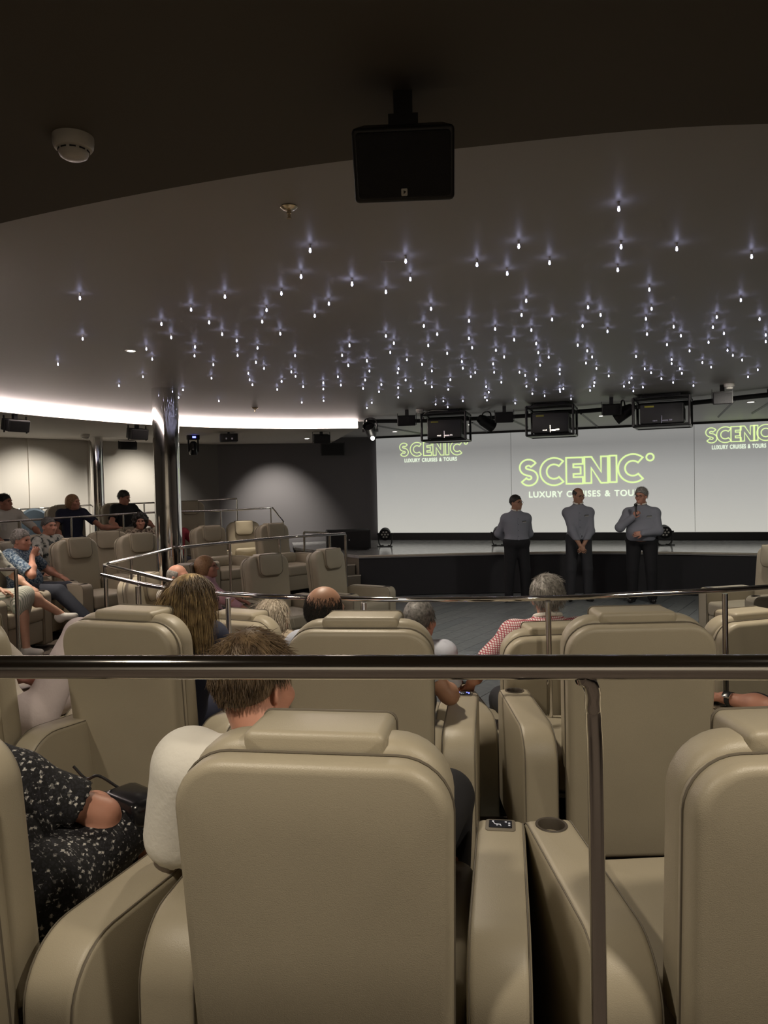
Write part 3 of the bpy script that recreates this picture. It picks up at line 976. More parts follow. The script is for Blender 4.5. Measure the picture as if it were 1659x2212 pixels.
for px, py, z, yaw, lb in ((878, 909, 2.85, 188, 'black box speaker on the track left of the first projector cage'),
                           (1089, 902, 2.85, 192, 'black box speaker on the track left of the second projector cage'),
                           (1321, 885, 2.85, 195, 'black box speaker on the track left of the third projector cage'),
                           (1561, 860, 2.86, 200, 'black box speaker on the track right of the third projector cage')):
    q = PZ(px, py, z)
    speaker_box(q, .040 * q.y / 1.662 * 0.98, .15, .15, yaw, -6, lb, bracket=0.04, z_top=Z_CEIL + .005)

# lighting track
tr = [PZ(x, y, 2.95) for x, y in ((792, 910), (915, 909), (1010, 905), (1140, 898), (1250, 889), (1370, 880), (1500, 870), (1659, 853))]
tr = [Vector((p.x, p.y, 2.95)) for p in tr] + [Vector((6.0, 9.1, 2.95))]
tt = thing('lighting_track', 'long curved black lighting track under the ceiling before the screen', 'track', tr[0])
bb = MB()
bb.tube([p - tr[0] for p in spline(tr, 6)], 0.032, 8)
bb.obj('rail', M['black'], tt)
for p in tr[1:-1:2]:
    bb = MB()
    bb.tube([p - tr[0], p - tr[0] + Vector((0, 0, 0.07))], 0.012, 6)
    bb.obj('hanger', M['black'], tt)
# dark joint strips of the stage ceiling
for k, (x0, y0, x1, y1) in enumerate(((808, 918, 912, 936), (1020, 912, 1062, 938), (1108, 908, 1140, 922), (1255, 893, 1290, 921), (1552, 900, 1590, 862), (1625, 892, 1665, 868))):
    a, c = PZ(x0, y0, Z_CEIL), PZ(x1, y1, Z_CEIL)
    bb = MB()
    bb.tube([(a.x, a.y, Z_CEIL - .004), (c.x, c.y, Z_CEIL - .004)], 0.02, 4)
    struct(bb.obj('trim_%d' % (k + 4), M['black'], smooth=False))


def projector_cage(px_l, px_r, py_top, py_bot, yaw, label):
    ctr = PZ((px_l + px_r) / 2, py_top, Z_CEIL)
    Y = ctr.y
    wd = (px_r - px_l) / 1662 * Y
    ht = min(0.46, (py_bot - py_top) / 1662 * Y)
    dp = 0.55
    t = thing('projector', label, 'projector', (ctr.x, ctr.y, Z_CEIL), yaw)
    z1, z0 = -0.05, -ht
    hw, hd = wd / 2, dp / 2
    bb = MB()
    bb.rprism(wd * 1.02, dp * 1.02, 0.022, 0.02, 0.004, lambda u, v, d: (u, v, z1 + d), seg=3)
    bb.rprism(wd * .7, dp * .7, 0.04, 0.02, 0.004, lambda u, v, d: (u, v, z1 + 0.03 + d), seg=3)
    bb.obj('top_plate', M['black'], t)
    bb = MB()
    for s1 in (-1, 1):
        for s2 in (-1, 1):
            bb.tube([(s1 * hw, s2 * hd, z0), (s1 * hw, s2 * hd, z1)], 0.018, 8)
        bb.tube([(s1 * hw, -hd, z0), (s1 * hw, hd, z0)], 0.016, 8)
        bb.tube([(s1 * hw, -hd, z1 - .03), (s1 * hw, hd, z1 - .03)], 0.014, 8)
        bb.tube([(-hw, s1 * hd, z0), (hw, s1 * hd, z0)], 0.016, 8)
        bb.tube([(-hw, s1 * hd, z1 - .03), (hw, s1 * hd, z1 - .03)], 0.014, 8)
    bb.box((0, 0, z0), (wd * .94, dp * .9, 0.01))
    bb.obj('cage', M['truss'], t)
    bb = MB()
    bh = ht * 0.62
    bb.rprism(wd * .78, bh, dp * .74, 0.02, 0.012, lambda u, v, d: (u, d, z0 + 0.03 + bh / 2 + v), seg=3)
    pb = bb.obj('projector_body', M['projector'], t)
    bb = MB()
    bb.lathe([(.06, 0), (.06, .1), (.05, .12), (.045, .11)], 20, lambda x, y, z: (x - wd * .12, dp * .37 + z, z0 + .03 + bh / 2 + y))
    bb.obj('lens', M['blackgloss'], pb)
    for k in range(7):
        bb = MB()
        bb.box((wd * .39, -dp * .25 + k * .06, z0 + .03 + bh / 2), (0.006, 0.03, bh * .6))
        bb.obj('vent', M['darkslot'], pb, smooth=False)
    bb = MB()
    bb.box((-wd * .22, -dp * .375, z0 + .03 + bh * .86), (wd * .17, 0.004, 0.022))
    bb.obj('label_strip', M['yellow'], pb, smooth=False)
    for k, (x, z, w_) in enumerate(((-.12, .14, .06), (.0, .2, .012), (.06, .13, .08), (.16, .15, .04))):
        bb = MB()
        bb.box((wd * x, -dp * .375, z0 + .03 + bh * z), (w_, 0.006, 0.02 if k != 1 else 0.10))
        bb.obj('socket', M['chrome2'], pb, smooth=False)
    bb = MB()
    bb.tube(spline([(-hw * .9, -hd, z1 - .02), (-hw * .7, -hd * 1.05, z1 + .02), (-hw * .3, -hd * .9, z1 + .035), (0.05, -hd * .7, z1 + .03), (.12, -hd * .3, z1 + .045)], 6), 0.006, 6)
    bb.obj('cable', M['whiteplastic'] if px_l < 1000 else M['black'], t)


projector_cage(917, 1010, 887, 952, 14, 'caged black projector nearest the LED strip end')
projector_cage(1143, 1240, 872, 941, 19, 'caged black projector hanging in the middle above the screen')
projector_cage(1375, 1487, 853, 921, 24, 'caged black projector hanging above the man with the microphone')


def spotlight(p, yaw, tilt, label, z_top, lit=False, k=1.0):
    t = thing('spotlight', label, 'spotlight', p, yaw)
    Rm = Matrix.Rotation(math.radians(tilt), 3, 'X')
    fn = lambda x, y, z: Rm @ Vector((x, z, y)) * k
    bb = MB()
    bb.lathe([(.03, -.16), (.06, -.15), (.085, -.08), (.09, .02), (.095, .10), (.10, .12), (.088, .12), (.085, .09)], 24, fn)
    hd = bb.obj('lamp_head', M['black'], t)
    bb = MB()
    bb.lathe([(.086, .09), (.05, .10), (.01, .105)], 20, fn)
    bb.obj('lens', M['blackgloss'], hd)
    bb = MB()
    zt = z_top - p.z
    bb.tube(spline([Vector((-.11, 0, 0)) * k, Vector((-.11, 0, .1)) * k, Vector((-.08, 0, zt - .02)), Vector((0, 0, zt)), Vector((.08, 0, zt - .02)), Vector((.11, 0, .1)) * k, Vector((.11, 0, 0)) * k], 5), 0.011, 6)
    bb.obj('yoke', M['black'], t)
    bb = MB()
    bb.box((-.115 * k, .0, 0), (.03, .05, .05))
    bb.box((.115 * k, .0, 0), (.03, .05, .05))
    bb.obj('knob', M['black'], t)
    if lit:
        bb = MB()
        bb.ell((-.05, .05, -.13), (.034, .034, .034))
        bb.obj('bulb', M['lampglow'], hd)


spotlight(PZ(800, 930, 2.80), 195, 38, 'black theatre spotlight glowing at the end of the LED strip', 3.0, True, 1.0)
spotlight(PZ(1051, 913, 2.83), 60, -25, 'black theatre spotlight between the first two projector cages', 3.0)
spotlight(PZ(1346, 893, 2.82), 300, -30, 'black theatre spotlight beside the third projector cage', 3.0)

# moving head light left of the charcoal wall
p = PZ(417, 945, 2.86)
t = thing('moving_head_light', 'black moving-head stage light with a blue display under the ceiling edge', 'stage light', p, 160)
bb = MB()
bb.rprism(.22, .09, .16, .01, .006, lambda u, v, d: (u, d, v), seg=3)
bs_ = bb.obj('base', M['black'], t)
bb = MB()
bb.box((-.01, .083, 0.0), (.06, .004, .03))
bb.obj('display', M['blueled'], bs_, smooth=False)
bb = MB()
for s_ in (-1, 1):
    bb.rprism(.045, .24, .05, .02, .006, lambda u, v, d, s_=s_: (s_ * .085 + d * .6, u, -.14 + v), seg=4)
bb.obj('yoke_arm', M['black'], t)
bb = MB()
bb.lathe([(.03, .03), (.065, 0), (.07, -.1), (.075, -.2), (.06, -.22)], 20, lambda x, y, z: (x, y + .02, z - .1))
bb.obj('lamp_head', M['blackgloss'], t)
# control box (flat amplifier) beside it
p = PZ(494, 946, 2.80)
t = thing('ceiling_projector', 'flat black box with sockets under the ceiling edge above the charcoal wall', 'projector', p, 165)
bb = MB()
bb.rprism(.30, .14, .26, .012, .008, lambda u, v, d: (u, d, v), seg=3)
bs_ = bb.obj('casing', M['black'], t)
for k in range(5):
    bb = MB()
    bb.box((-.10 + .05 * k, .132, -.02), (.026, .006, .03))
    bb.obj('socket', M['chrome2'] if k % 2 else M['darkslot'], bs_, smooth=False)
bb = MB()
bb.tube([(0, 0, .06), (0, 0, Z_SOFFIT - 2.80)], .02, 8)
bb.obj('hanger', M['black'], t)

# ------------------------------------------------------------------ on the stage
p = P(752, 1172, 14.6)
q = Vector((p.x, p.y, 0.71))
t = thing('floor_speaker', 'large black subwoofer box lying on the stage before the charcoal wall', 'loudspeaker', q, 172)
bb = MB()
bb.rprism(.82, .36, .45, .02, .012, lambda u, v, d: (u, d, v + .20), seg=3)
bb.obj('cabinet', M['black'], t)
bb = MB()
bb.rprism(.78, .32, .02, .02, .006, lambda u, v, d: (u, d + .226, v + .20), seg=3)
g = bb.obj('grille', M['grille'], t)
bb = MB()
bb.rprism(.018, .018, .006, .001, .001, lambda u, v, d: (u, d + .238, v + .20), seg=1)
bb.obj('badge', M['whiteplastic'], g)
for x in (-.35, .35):
    for y in (-.18, .18):
        bb = MB()
        bb.lathe([(.025, 0), (.025, .03)], 10, lambda a, b_, c, x=x, y=y: (x + a, y + b_, c))
        bb.obj('foot', M['black'], t)


def par_can(px, py, Y, label):
    p = P(px, py, Y)
    t = thing('par_light', label, 'stage light', (p.x, p.y, 0.71), 185)
    z = .25
    fn = lambda x, y, zz: (x, zz * .8 + y * .25, y * .95 - zz * .3 + z)
    bb = MB()
    bb.lathe([(.06, -.13), (.10, -.10), (.115, -.02), (.118, .06), (.105, .06), (.1, .03)], 24, fn)
    hd = bb.obj('lamp_head', M['black'], t)
    bb = MB()
    bb.lathe([(.10, .03), (.02, .035)], 20, fn)
    bb.obj('lens', M['darkslot'], hd)
    for k in range(7):
        a = 2 * math.pi * k / 6
        r = 0 if k == 6 else .06
        bb = MB()
        bb.lathe([(.02, .04), (.014, .052), (.003, .055)], 8, lambda x, y, zz, a=a, r=r: fn(x + r * math.cos(a), y + r * math.sin(a), zz))
        bb.obj('led_lens', M['whiteplastic'], hd)
    bb = MB()
    for s_ in (-1, 1):
        bb.tube(spline([(s_ * .13, 0, z), (s_ * .13, 0, .1), (s_ * .10, .02, .02), (s_ * .05, .1, .012)], 4), .011, 6)
        bb.tube(spline([(s_ * .13, 0, z), (s_ * .13, -.02, .1), (s_ * .10, -.06, .02), (s_ * .05, -.12, .012)], 4), .011, 6)
        bb.box((s_ * .14, 0, z), (.04, .03, .03))
    bb.tube([(-.15, .1, .012), (.15, .1, .012)], .010, 6)
    bb.obj('stand', M['black'], t)


par_can(832, 1166, 15.2, 'round black LED stage light standing by the lower edge of the screen')
par_can(1078, 1158, 14.8, 'round black stage light half hidden behind the first standing man')
par_can(1436, 1160, 14.0, 'round black stage light half hidden behind the man with the microphone')

# ------------------------------------------------------------------ recliner armchairs
M['cup'] = mat('cup_holder_plastic', (0.07, 0.058, 0.045), 0.4)
CHAIR_TOP = Vector((0, -0.24, 1.11))
proto = {}


def boolean_cut(o, cutter):
    md = o.modifiers.new('cut', 'BOOLEAN')
    md.object = cutter
    md.operation = 'DIFFERENCE'
    md.solver = 'EXACT'
    dg = bpy.context.evaluated_depsgraph_get()
    me = bpy.data.meshes.new_from_object(o.evaluated_get(dg))
    o.modifiers.clear()
    old = o.data
    o.data = me
    bpy.data.objects.remove(cutter)
    me.set_sharp_from_angle(angle=math.radians(40))


def build_chair():
    t = bpy.data.objects.new('recliner_armchair', None)
    COL.objects.link(t)
    L = M['leather']
    bb = MB()
    bb.rprism(0.74, 0.50, 0.10, 0.02, 0.008, lambda u, v, d: (u, v + 0.0, 0.05 + d), seg=2)
    bb.obj('plinth', M['plinth'], t)

    def back_xf(zc, yo, taper=0.07):
        def f(u, v, d):
            z = zc + v
            k = (z - 0.1) / 1.0
            return (u * (1 - taper + taper * min(1, k * 1.3)), -0.315 - 0.105 * k + d + yo, z)
        return f
    bb = MB()
    bb.rprism(0.595, 0.975, 0.10, (.05, .05, .115, .115), 0.026, back_xf(0.578, 0), seg=8, eseg=4, puff=0.006)
    sh = bb.obj('back_shell', L, t)
    for dd in (0.012,):
        bb = MB()
        f = back_xf(0.58, 0)
        bb.tube([f(x, y, dd) for x, y in rr(0.597, 0.977, (.05, .05, .115, .115), 0.0, 8)], 0.0028, 5, closed=True)
        bb.obj('seam', M['seam'], sh)
    bb = MB()
    bb.rprism(0.585, 0.67, 0.12, (.04, .04, .125, .125), 0.038, back_xf(0.757, 0.082), seg=8, eseg=4, puff=0.016)
    bb.obj('back_cushion', L, t)
    bb = MB()
    bb.rprism(0.315, 0.25, 0.175, (.075, .075, .022, .022), 0.018, back_xf(0.985, 0.108, 0), seg=6, eseg=3, puff=0.008)
    hr = bb.obj('headrest', L, t)
    bb = MB()
    f = back_xf(0.985, 0.108, 0)
    bb.tube([f(x, y, 0.075) for x, y in rr(0.317, 0.252, (.075, .075, .022, .022), 0.0, 6)], 0.003, 5, closed=True)
    bb.obj('seam', M['seam'], hr)
    bb = MB()
    bb.rprism(0.605, 0.64, 0.16, (.05, .05, .06, .06), 0.04, lambda u, v, d: (u, v + 0.095, 0.385 + d), seg=5, eseg=4, puff=0.018)
    bb.obj('seat_cushion', L, t)
    bb = MB()
    bb.rprism(0.605, 0.225, 0.06, 0.02, 0.014, lambda u, v, d: (u, 0.355 + d, 0.195 + v), seg=3, eseg=2)
    bb.obj('footrest', L, t)
    for s_ in (-1, 1):
        rad = (.03, .03, .07, .15)
        bb = MB()
        xc = s_ * 0.383
        fn = lambda u, v, d, xc=xc: (xc + d, u + 0.035, 0.325 + v)
        bb.rprism(0.735, 0.575, 0.145, rad, 0.02, fn, seg=8, eseg=3)
        arm = bb.obj('armrest', L, t)
        if s_ < 0:                      # cup holder cut into the left arm
            cb = MB()
            cb.lathe([(0.02, -0.05), (.028, -.048), (.034, -.02), (.035, 0.05)], 28, lambda x, y, z: (xc + x * 1.15, 0.315 + y * 1.25, 0.6125 + z))
            cut = cb.obj('cutter', L)
            boolean_cut(arm, cut)
            cb = MB()
            cb.lathe([(.0425, .004), (.0415, .006), (.0355, .0055), (.0335, .0), (.032, -.040), (.026, -.0435), (.002, -.044)], 28, lambda x, y, z: (xc + x * 1.12, 0.315 + y * 1.22, 0.6095 + z), cap=False)
            cb.obj('cup_holder', M['cup'], arm)
        else:                           # control panel let into the right arm
            cb = MB()
            cb.rprism(0.088, 0.076, 0.004, 0.010, 0.0015, lambda u, v, d: (xc + u, 0.315 + v, 0.6133 + d), seg=4, eseg=2)
            pn = cb.obj('control_panel', M['seam'], arm)
            cb = MB()
            cb.rprism(0.068, 0.050, 0.003, 0.003, 0.001, lambda u, v, d: (xc + u, 0.318 + v, 0.6158 + d), seg=2, eseg=1)
            cb.obj('control_screen', M['blackgloss'], arm)
        for d in (-0.067, 0.067):
            cb = MB()
            cb.tube([fn(x, y, d) for x, y in rr(0.736, 0.576, rad, 0.0045, 8)], 0.0022, 5, closed=True)
            cb.obj('seam', M['seam'], arm)
    return t


def panel_icon(chair, lit):
    """little seat pictogram on the control screen of this chair"""
    arm = [c for c in chair.children if c.name.startswith('armrest')][1]
    xc, yc, z = 0.383, 0.318, 0.6178
    m_ = M['blueled'] if lit else M['panelglow']
    bb = MB()
    for a, b_ in (((-.022, .012), (-.016, -.004)), ((-.016, -.004), (.000, -.006)), ((.000, -.006), (.002, -.016)), ((-.010, -.006), (-.010, -.015))):
        bb.tube([(xc + a[0], yc + a[1], z), (xc + b_[0], yc + b_[1], z)], 0.0013, 4)
    bb.obj('seat_icon', M['panelglow'], arm)
    for q in ((.016, .012), (.026, .004), (.026, -.010), (-.022, .014)):
        bb = MB()
        bb.box((xc + q[0], yc + q[1], z), (.006, .006, .001))
        bb.obj('button', m_, arm, smooth=False)


CH = build_chair()
first = [True]


def chair(px, py, zf, yaw, label, group, D=None, lumbar=False, icon=None, pt=None):
    p = pt if pt is not None else (P(px, py, D) if D else PZ(px, py, zf + 1.11))
    c = CH if first[0] else copy_tree(CH_COPY)
    return place(c, p, zf, yaw, label, group, lumbar, icon)


def place(c, p, zf, yaw, label, group, lumbar, icon):
    a = math.radians(yaw)
    fw = Vector((math.sin(a), math.cos(a), 0))
    c.location = Vector((p.x, p.y, zf)) - fw * CHAIR_TOP.y
    c.rotation_euler = (0, 0, -a)
    tag(c, label, 'armchair', group)
    if lumbar:
        bb = MB()
        bb.rprism(0.40, 0.17, 0.10, 0.06, 0.04, lambda u, v, d: (u, -0.03 + d, 0.555 + v), seg=5, eseg=3, puff=0.012)
        bb.obj('lumbar_pillow', M['leather'], c)
    if icon is not None:
        panel_icon(c, icon)
    return c


CH_COPY = copy_tree(CH)          # a clean master that stays without pictograms; used up by the last chair
G1, G2, G3, GL, GR, GF = 'armchairs of the nearest row', 'armchairs of the second row', 'armchairs of the third row', 'empty armchairs round the thick column', 'armchairs of the rear left row', 'armchairs of the people at the left'
chairs = {}


def add(key, *a, **k):
    chairs[key] = chair(*a, **k)
    first[0] = False
    return chairs[key]


add('M1', 0, 0, TZ, 9, 'large taupe recliner seen from behind, nearest, white-sleeved man in it', G1, icon=False, pt=Vector((-0.138, 1.78, 0)))
add('L1', 0, 0, TZ, 19.5, 'taupe recliner with the woman in the black floral dress', G1, pt=Vector((-1.11, 1.90, 0)))
add('R1', 0, 0, TZ, -3, 'taupe recliner behind the goose-necked rail post, cut by the frame edge', G1, pt=Vector((0.89, 1.73, 0)))
add('A', 790, 1320, TZ, 8, 'taupe recliner seen from behind, bald man sitting in it', G2, icon=True)
add('B', 1352, 1309, TZ, 0, 'taupe recliner seen from behind below the checked-shirt man, its seat empty', G2)
add('L2', 312, 1308, TZ, 21, 'taupe recliner seen from behind with the blond woman sitting in it', G2)
add('LL2', 0, 0, TZ, 30, 'taupe recliner at the frame edge holding the person in pale trousers', G2, pt=Vector((-1.86, 3.50, 0)))
add('RR2', 0, 0, TZ, -12, 'taupe recliner whose left arm carries the forearm with a smartwatch', G2, pt=Vector((2.0, 3.02, 0)))
add('G', 1187, 1342, 0, -5, 'taupe recliner of the grey-haired man in the checked shirt', G3)
add('DG', 0, 0, 0, 12, 'taupe recliner of the man in the pale blue shirt', G3, pt=Vector((-0.03, 4.38, 0)))
add('LB', 535, 1320, 0, 27, 'taupe recliner of the pale blond woman beyond the long rail', G3, D=4.85)
add('S', 1592, 1313, 0, -18, 'creased taupe recliner shining under a downlight beside a rail post', G3)
add('RE', 1668, 1178, 0, -105, 'taupe recliner facing sideways on the slate floor near the stage', G3)
add('c9', 584, 1197, 0, 137, 'empty recliner on the centre floor, next to the one nearest the stage', GL)
add('c10', 719, 1185, 0, 124, 'empty recliner on the centre floor nearest the stage end', GL)
add('c6', 458, 1135, TZ, 133, 'empty recliner with lumbar pillow just beside the thick chrome column', GL, lumbar=True)
add('c7', 527, 1125, TZ, 160, 'empty recliner brightly lit from above, in front of charcoal wall', GL, lumbar=True)
add('c8', 596, 1130, TZ, 134, 'empty recliner with lumbar pillow beside the raised chrome rail end', GL, lumbar=True)
add('c2', 172, 1156, TZ, 122, 'empty recliner beside the two men in patterned shirts', GL, D=9.4)
add('c3', 233, 1140, TZ, 150, 'empty recliner half hidden between two others at the left', GL, D=11.05)
add('c4', 306, 1146, TZ, 136, 'empty recliner in front of the curly-haired woman', GL, D=10.15)
add('c5', 287, 1140, TZ, 130, 'recliner of the curly-haired woman, hidden behind an empty one', GF, D=12.15)
add('cR', 364, 1140, TZ, 130, 'recliner of the person in red behind the thick column', GF, D=12.4)
add('c11', 410, 1083, .6, 150, 'empty recliner in the rear row just right of the thick column', GR, D=14.2)
add('c12', 258, 1085, .6, 128, 'recliner of the man in the black shirt', GR, D=13.3)
add('c13', 145, 1093, .6, 140, 'recliner of the short-haired woman in navy', GR, D=12.3)
add('c14', 5, 1096, .6, 130, 'recliner of the dark-haired man in the white shirt', GR, D=11.6)
add('H', 12, 1158, TZ, 100, 'recliner of the white-haired man in the blue patterned shirt', GF, D=8.9)
add('GM', 82, 1146, TZ, 112, 'recliner of the man in the leaf-print shirt', GF, D=10.3)
add('SK', 0, 0, TZ, 98, 'recliner lit from above under the woman in the striped skirt', GF, pt=Vector((-4.32, 7.95, 0)))
add('P1', 328, 1238, 0, 96, 'cream-lit recliner of the balding grey man behind the blond woman', GF)
CH_NEW = CH_COPY
CH_COPY = CH_NEW
chairs['P2'] = place(CH_NEW, P(414, 1222, 8.05), 0, 84, 'recliner of the old woman in pink', GF, False, None)

# slate blue tub chair behind the rear rail
p = P(78, 1105, 12.9)
t = thing('tub_chair', 'slate-blue tub chair before the cream wall in the rear row', 'armchair', (p.x, p.y, 0.6), 150)
bb = MB()
rg = []
for i in range(25):
    a = math.pi * (-0.12 + 1.24 * i / 24)
    cx, cy = math.cos(a), -math.sin(a)
    h_ = 1.02 - 0.32 * abs(math.cos(a)) ** 2
    rg.append([(cx * .38, cy * .36, .12), (cx * .42, cy * .40, h_), (cx * .40, cy * .38, h_ + .03), (cx * .34, cy * .32, h_), (cx * .31, cy * .28, .12)])
bb.rings(rg)
bb.obj('shell', M['bluechair'], t)
bb = MB()
bb.rprism(.60, .56, .16, .1, .04, lambda u, v, d: (u, v + .04, .40 + d), seg=5, puff=.02)
bb.obj('seat_cushion', M['bluechair'], t)
bb = MB()
bb.lathe([(.26, 0), (.26, .03), (.05, .06), (.05, .34)], 20)
bb.obj('base', M['chrome2'], t)

# ------------------------------------------------------------------ figures: one continuous skin per body, grown from a smooth distance field
class Field:
    def __init__(s):
        s.p = []

    def cap(s, a, b, r1, r2=None, k=.03, sub=False):
        a, b = np.array(a, float), np.array(b, float)
        r2 = r1 if r2 is None else r2
        rm = max(r1, r2)
        s.p.append(('c', a, b, r1, r2, k, sub, np.minimum(a, b) - rm, np.maximum(a, b) + rm))
        return s

    def ell(s, c, r, R=None, k=.03, sub=False):
        c, r = np.array(c, float), np.array(r, float)
        R = np.eye(3) if R is None else np.array(R, float)
        ext = np.sqrt(((R * r) ** 2).sum(1))
        s.p.append(('e', c, r, R, None, k, sub, c - ext, c + ext))
        return s

    def mesh(s, h, clips=()):
        lo = np.min([q[7] for q in s.p if not q[6]], 0) - 3 * h
        hi = np.max([q[8] for q in s.p if not q[6]], 0) + 3 * h
        n = np.ceil((hi - lo) / h).astype(int) + 1
        g = np.full(n, 1.0, np.float32)
        ax = [(lo[i] + h * np.arange(n[i])).astype(np.float32) for i in range(3)]
        for q in sorted(s.p, key=lambda q: q[6]):
            kind, k, sub = q[0], q[5], q[6]
            i0 = np.clip(np.floor((q[7] - k - 3 * h - lo) / h).astype(int), 0, n)
            i1 = np.clip(np.ceil((q[8] + k + 3 * h - lo) / h).astype(int) + 1, 0, n)
            if (i1 <= i0).any():
                continue
            X = ax[0][i0[0]:i1[0], None, None]
            Y = ax[1][None, i0[1]:i1[1], None]
            Z = ax[2][None, None, i0[2]:i1[2]]
            if kind == 'c':
                a, b, r1, r2 = q[1:5]
                ba = b - a
                L = max(1e-9, float(ba @ ba))
                t = np.clip(((X - a[0]) * ba[0] + (Y - a[1]) * ba[1] + (Z - a[2]) * ba[2]) / L, 0, 1)
                d = np.sqrt((X - a[0] - t * ba[0]) ** 2 + (Y - a[1] - t * ba[1]) ** 2 + (Z - a[2] - t * ba[2]) ** 2) - (r1 + (r2 - r1) * t)
            else:
                c, r, R = q[1:4]
                x, y, z = X - c[0], Y - c[1], Z - c[2]
                u = x * R[0, 0] + y * R[1, 0] + z * R[2, 0]
                v = x * R[0, 1] + y * R[1, 1] + z * R[2, 1]
                w_ = x * R[0, 2] + y * R[1, 2] + z * R[2, 2]
                k0 = np.sqrt((u / r[0]) ** 2 + (v / r[1]) ** 2 + (w_ / r[2]) ** 2)
                k1 = np.sqrt((u / r[0] ** 2) ** 2 + (v / r[1] ** 2) ** 2 + (w_ / r[2] ** 2) ** 2) + 1e-9
                d = k0 * (k0 - 1) / k1
            vw = g[i0[0]:i1[0], i0[1]:i1[1], i0[2]:i1[2]]
            if sub:
                d = -d
                hh = np.clip(k - np.abs(vw - d), 0, None) / max(k, 1e-6)
                vw[...] = np.maximum(vw, d) + hh * hh * k * .25
            else:
                hh = np.clip(k - np.abs(vw - d), 0, None) / max(k, 1e-6)
                vw[...] = np.minimum(vw, d) - hh * hh * k * .25
        for pt, nn in clips:
            d = (ax[0][:, None, None] - pt[0]) * nn[0] + (ax[1][None, :, None] - pt[1]) * nn[1] + (ax[2][None, None, :] - pt[2]) * nn[2]
            np.maximum(g, d, out=g)
        g[0], g[-1], g[:, 0], g[:, -1], g[:, :, 0], g[:, :, -1] = 1, 1, 1, 1, 1, 1
        return nets(g, lo, h)


def nets(g, lo, h):
    ins = g < 0
    s = ins.astype(np.int8)
    c = s[:-1, :-1, :-1] + s[1:, :-1, :-1] + s[:-1, 1:, :-1] + s[1:, 1:, :-1] + s[:-1, :-1, 1:] + s[1:, :-1, 1:] + s[:-1, 1:, 1:] + s[1:, 1:, 1:]
    act = (c > 0) & (c < 8)
    idx = np.full(act.shape, -1, np.int64)
    cells = np.argwhere(act)
    idx[act] = np.arange(len(cells))
    acc = np.zeros((len(cells), 3))
    cnt = np.zeros(len(cells))
    offs = [(i, j, k) for i in (0, 1) for j in (0, 1) for k in (0, 1)]
    for a in offs:
        for ax_ in range(3):
            if a[ax_]:
                continue
            b = list(a)
            b[ax_] = 1
            ga = g[cells[:, 0] + a[0], cells[:, 1] + a[1], cells[:, 2] + a[2]]
            gb = g[cells[:, 0] + b[0], cells[:, 1] + b[1], cells[:, 2] + b[2]]
            m_ = (ga < 0) != (gb < 0)
            t = np.where(m_, ga / np.where(m_, ga - gb, 1), 0)
            p = np.tile(np.array(a, float), (len(cells), 1))
            p[:, ax_] += t
            acc[m_] += p[m_]
            cnt[m_] += 1
    V = lo + h * (cells + acc / cnt[:, None])
    F = []
    for ax_ in range(3):
        sl0, sl1 = [slice(None)] * 3, [slice(None)] * 3
        sl0[ax_], sl1[ax_] = slice(0, -1), slice(1, None)
        df = ins[tuple(sl0)] != ins[tuple(sl1)]
        e = np.argwhere(df)
        o1, o2 = (ax_ + 1) % 3, (ax_ + 2) % 3
        e = e[(e[:, o1] > 0) & (e[:, o2] > 0) & (e[:, o1] < g.shape[o1] - 1) & (e[:, o2] < g.shape[o2] - 1)]
        q = []
        for d1, d2 in ((-1, -1), (0, -1), (0, 0), (-1, 0)):
            cc = e.copy()
            cc[:, o1] += d1
            cc[:, o2] += d2
            q.append(idx[cc[:, 0], cc[:, 1], cc[:, 2]])
        q = np.stack(q, 1)
        flip = ~ins[e[:, 0], e[:, 1], e[:, 2]]
        q[flip] = q[flip][:, ::-1]
        F.append(q)
    return V, np.concatenate(F)


def field_obj(name, parts, m_, parent):
    """parts: list of (V, F); joined into one mesh object"""
    Vs, Fs, o = [], [], 0
    for V, F in parts:
        Vs.append(V)
        Fs.append(F + o)
        o += len(V)
    V, F = np.concatenate(Vs), np.concatenate(Fs)
    me = bpy.data.meshes.new(name)
    me.vertices.add(len(V))
    me.vertices.foreach_set('co', V.astype(np.float32).ravel())
    me.loops.add(F.size)
    me.loops.foreach_set('vertex_index', F.astype(np.int32).ravel())
    me.polygons.add(len(F))
    me.polygons.foreach_set('loop_start', np.arange(0, F.size, 4, dtype=np.int32))
    me.polygons.foreach_set('use_smooth', np.ones(len(F), bool))
    me.update(calc_edges=True)
    me.validate()
    me.materials.append(m_)
    ob = bpy.data.objects.new(name, me)
    COL.objects.link(ob)
    ob.parent = parent
    return ob


def nz(v):
    v = np.array(v, float)
    return v / max(1e-9, np.linalg.norm(v))


def elbow_of(sh, wr, l1, l2, pole):
    sh, wr = np.array(sh, float), np.array(wr, float)
    d = wr - sh
    L = min(np.linalg.norm(d), (l1 + l2) * .995)
    d = nz(d)
    a = (l1 * l1 - l2 * l2 + L * L) / (2 * L)
    hgt = math.sqrt(max(0, l1 * l1 - a * a))
    p = np.array(pole, float)
    p = nz(p - d * (p @ d))
    return sh + d * a + p * hgt


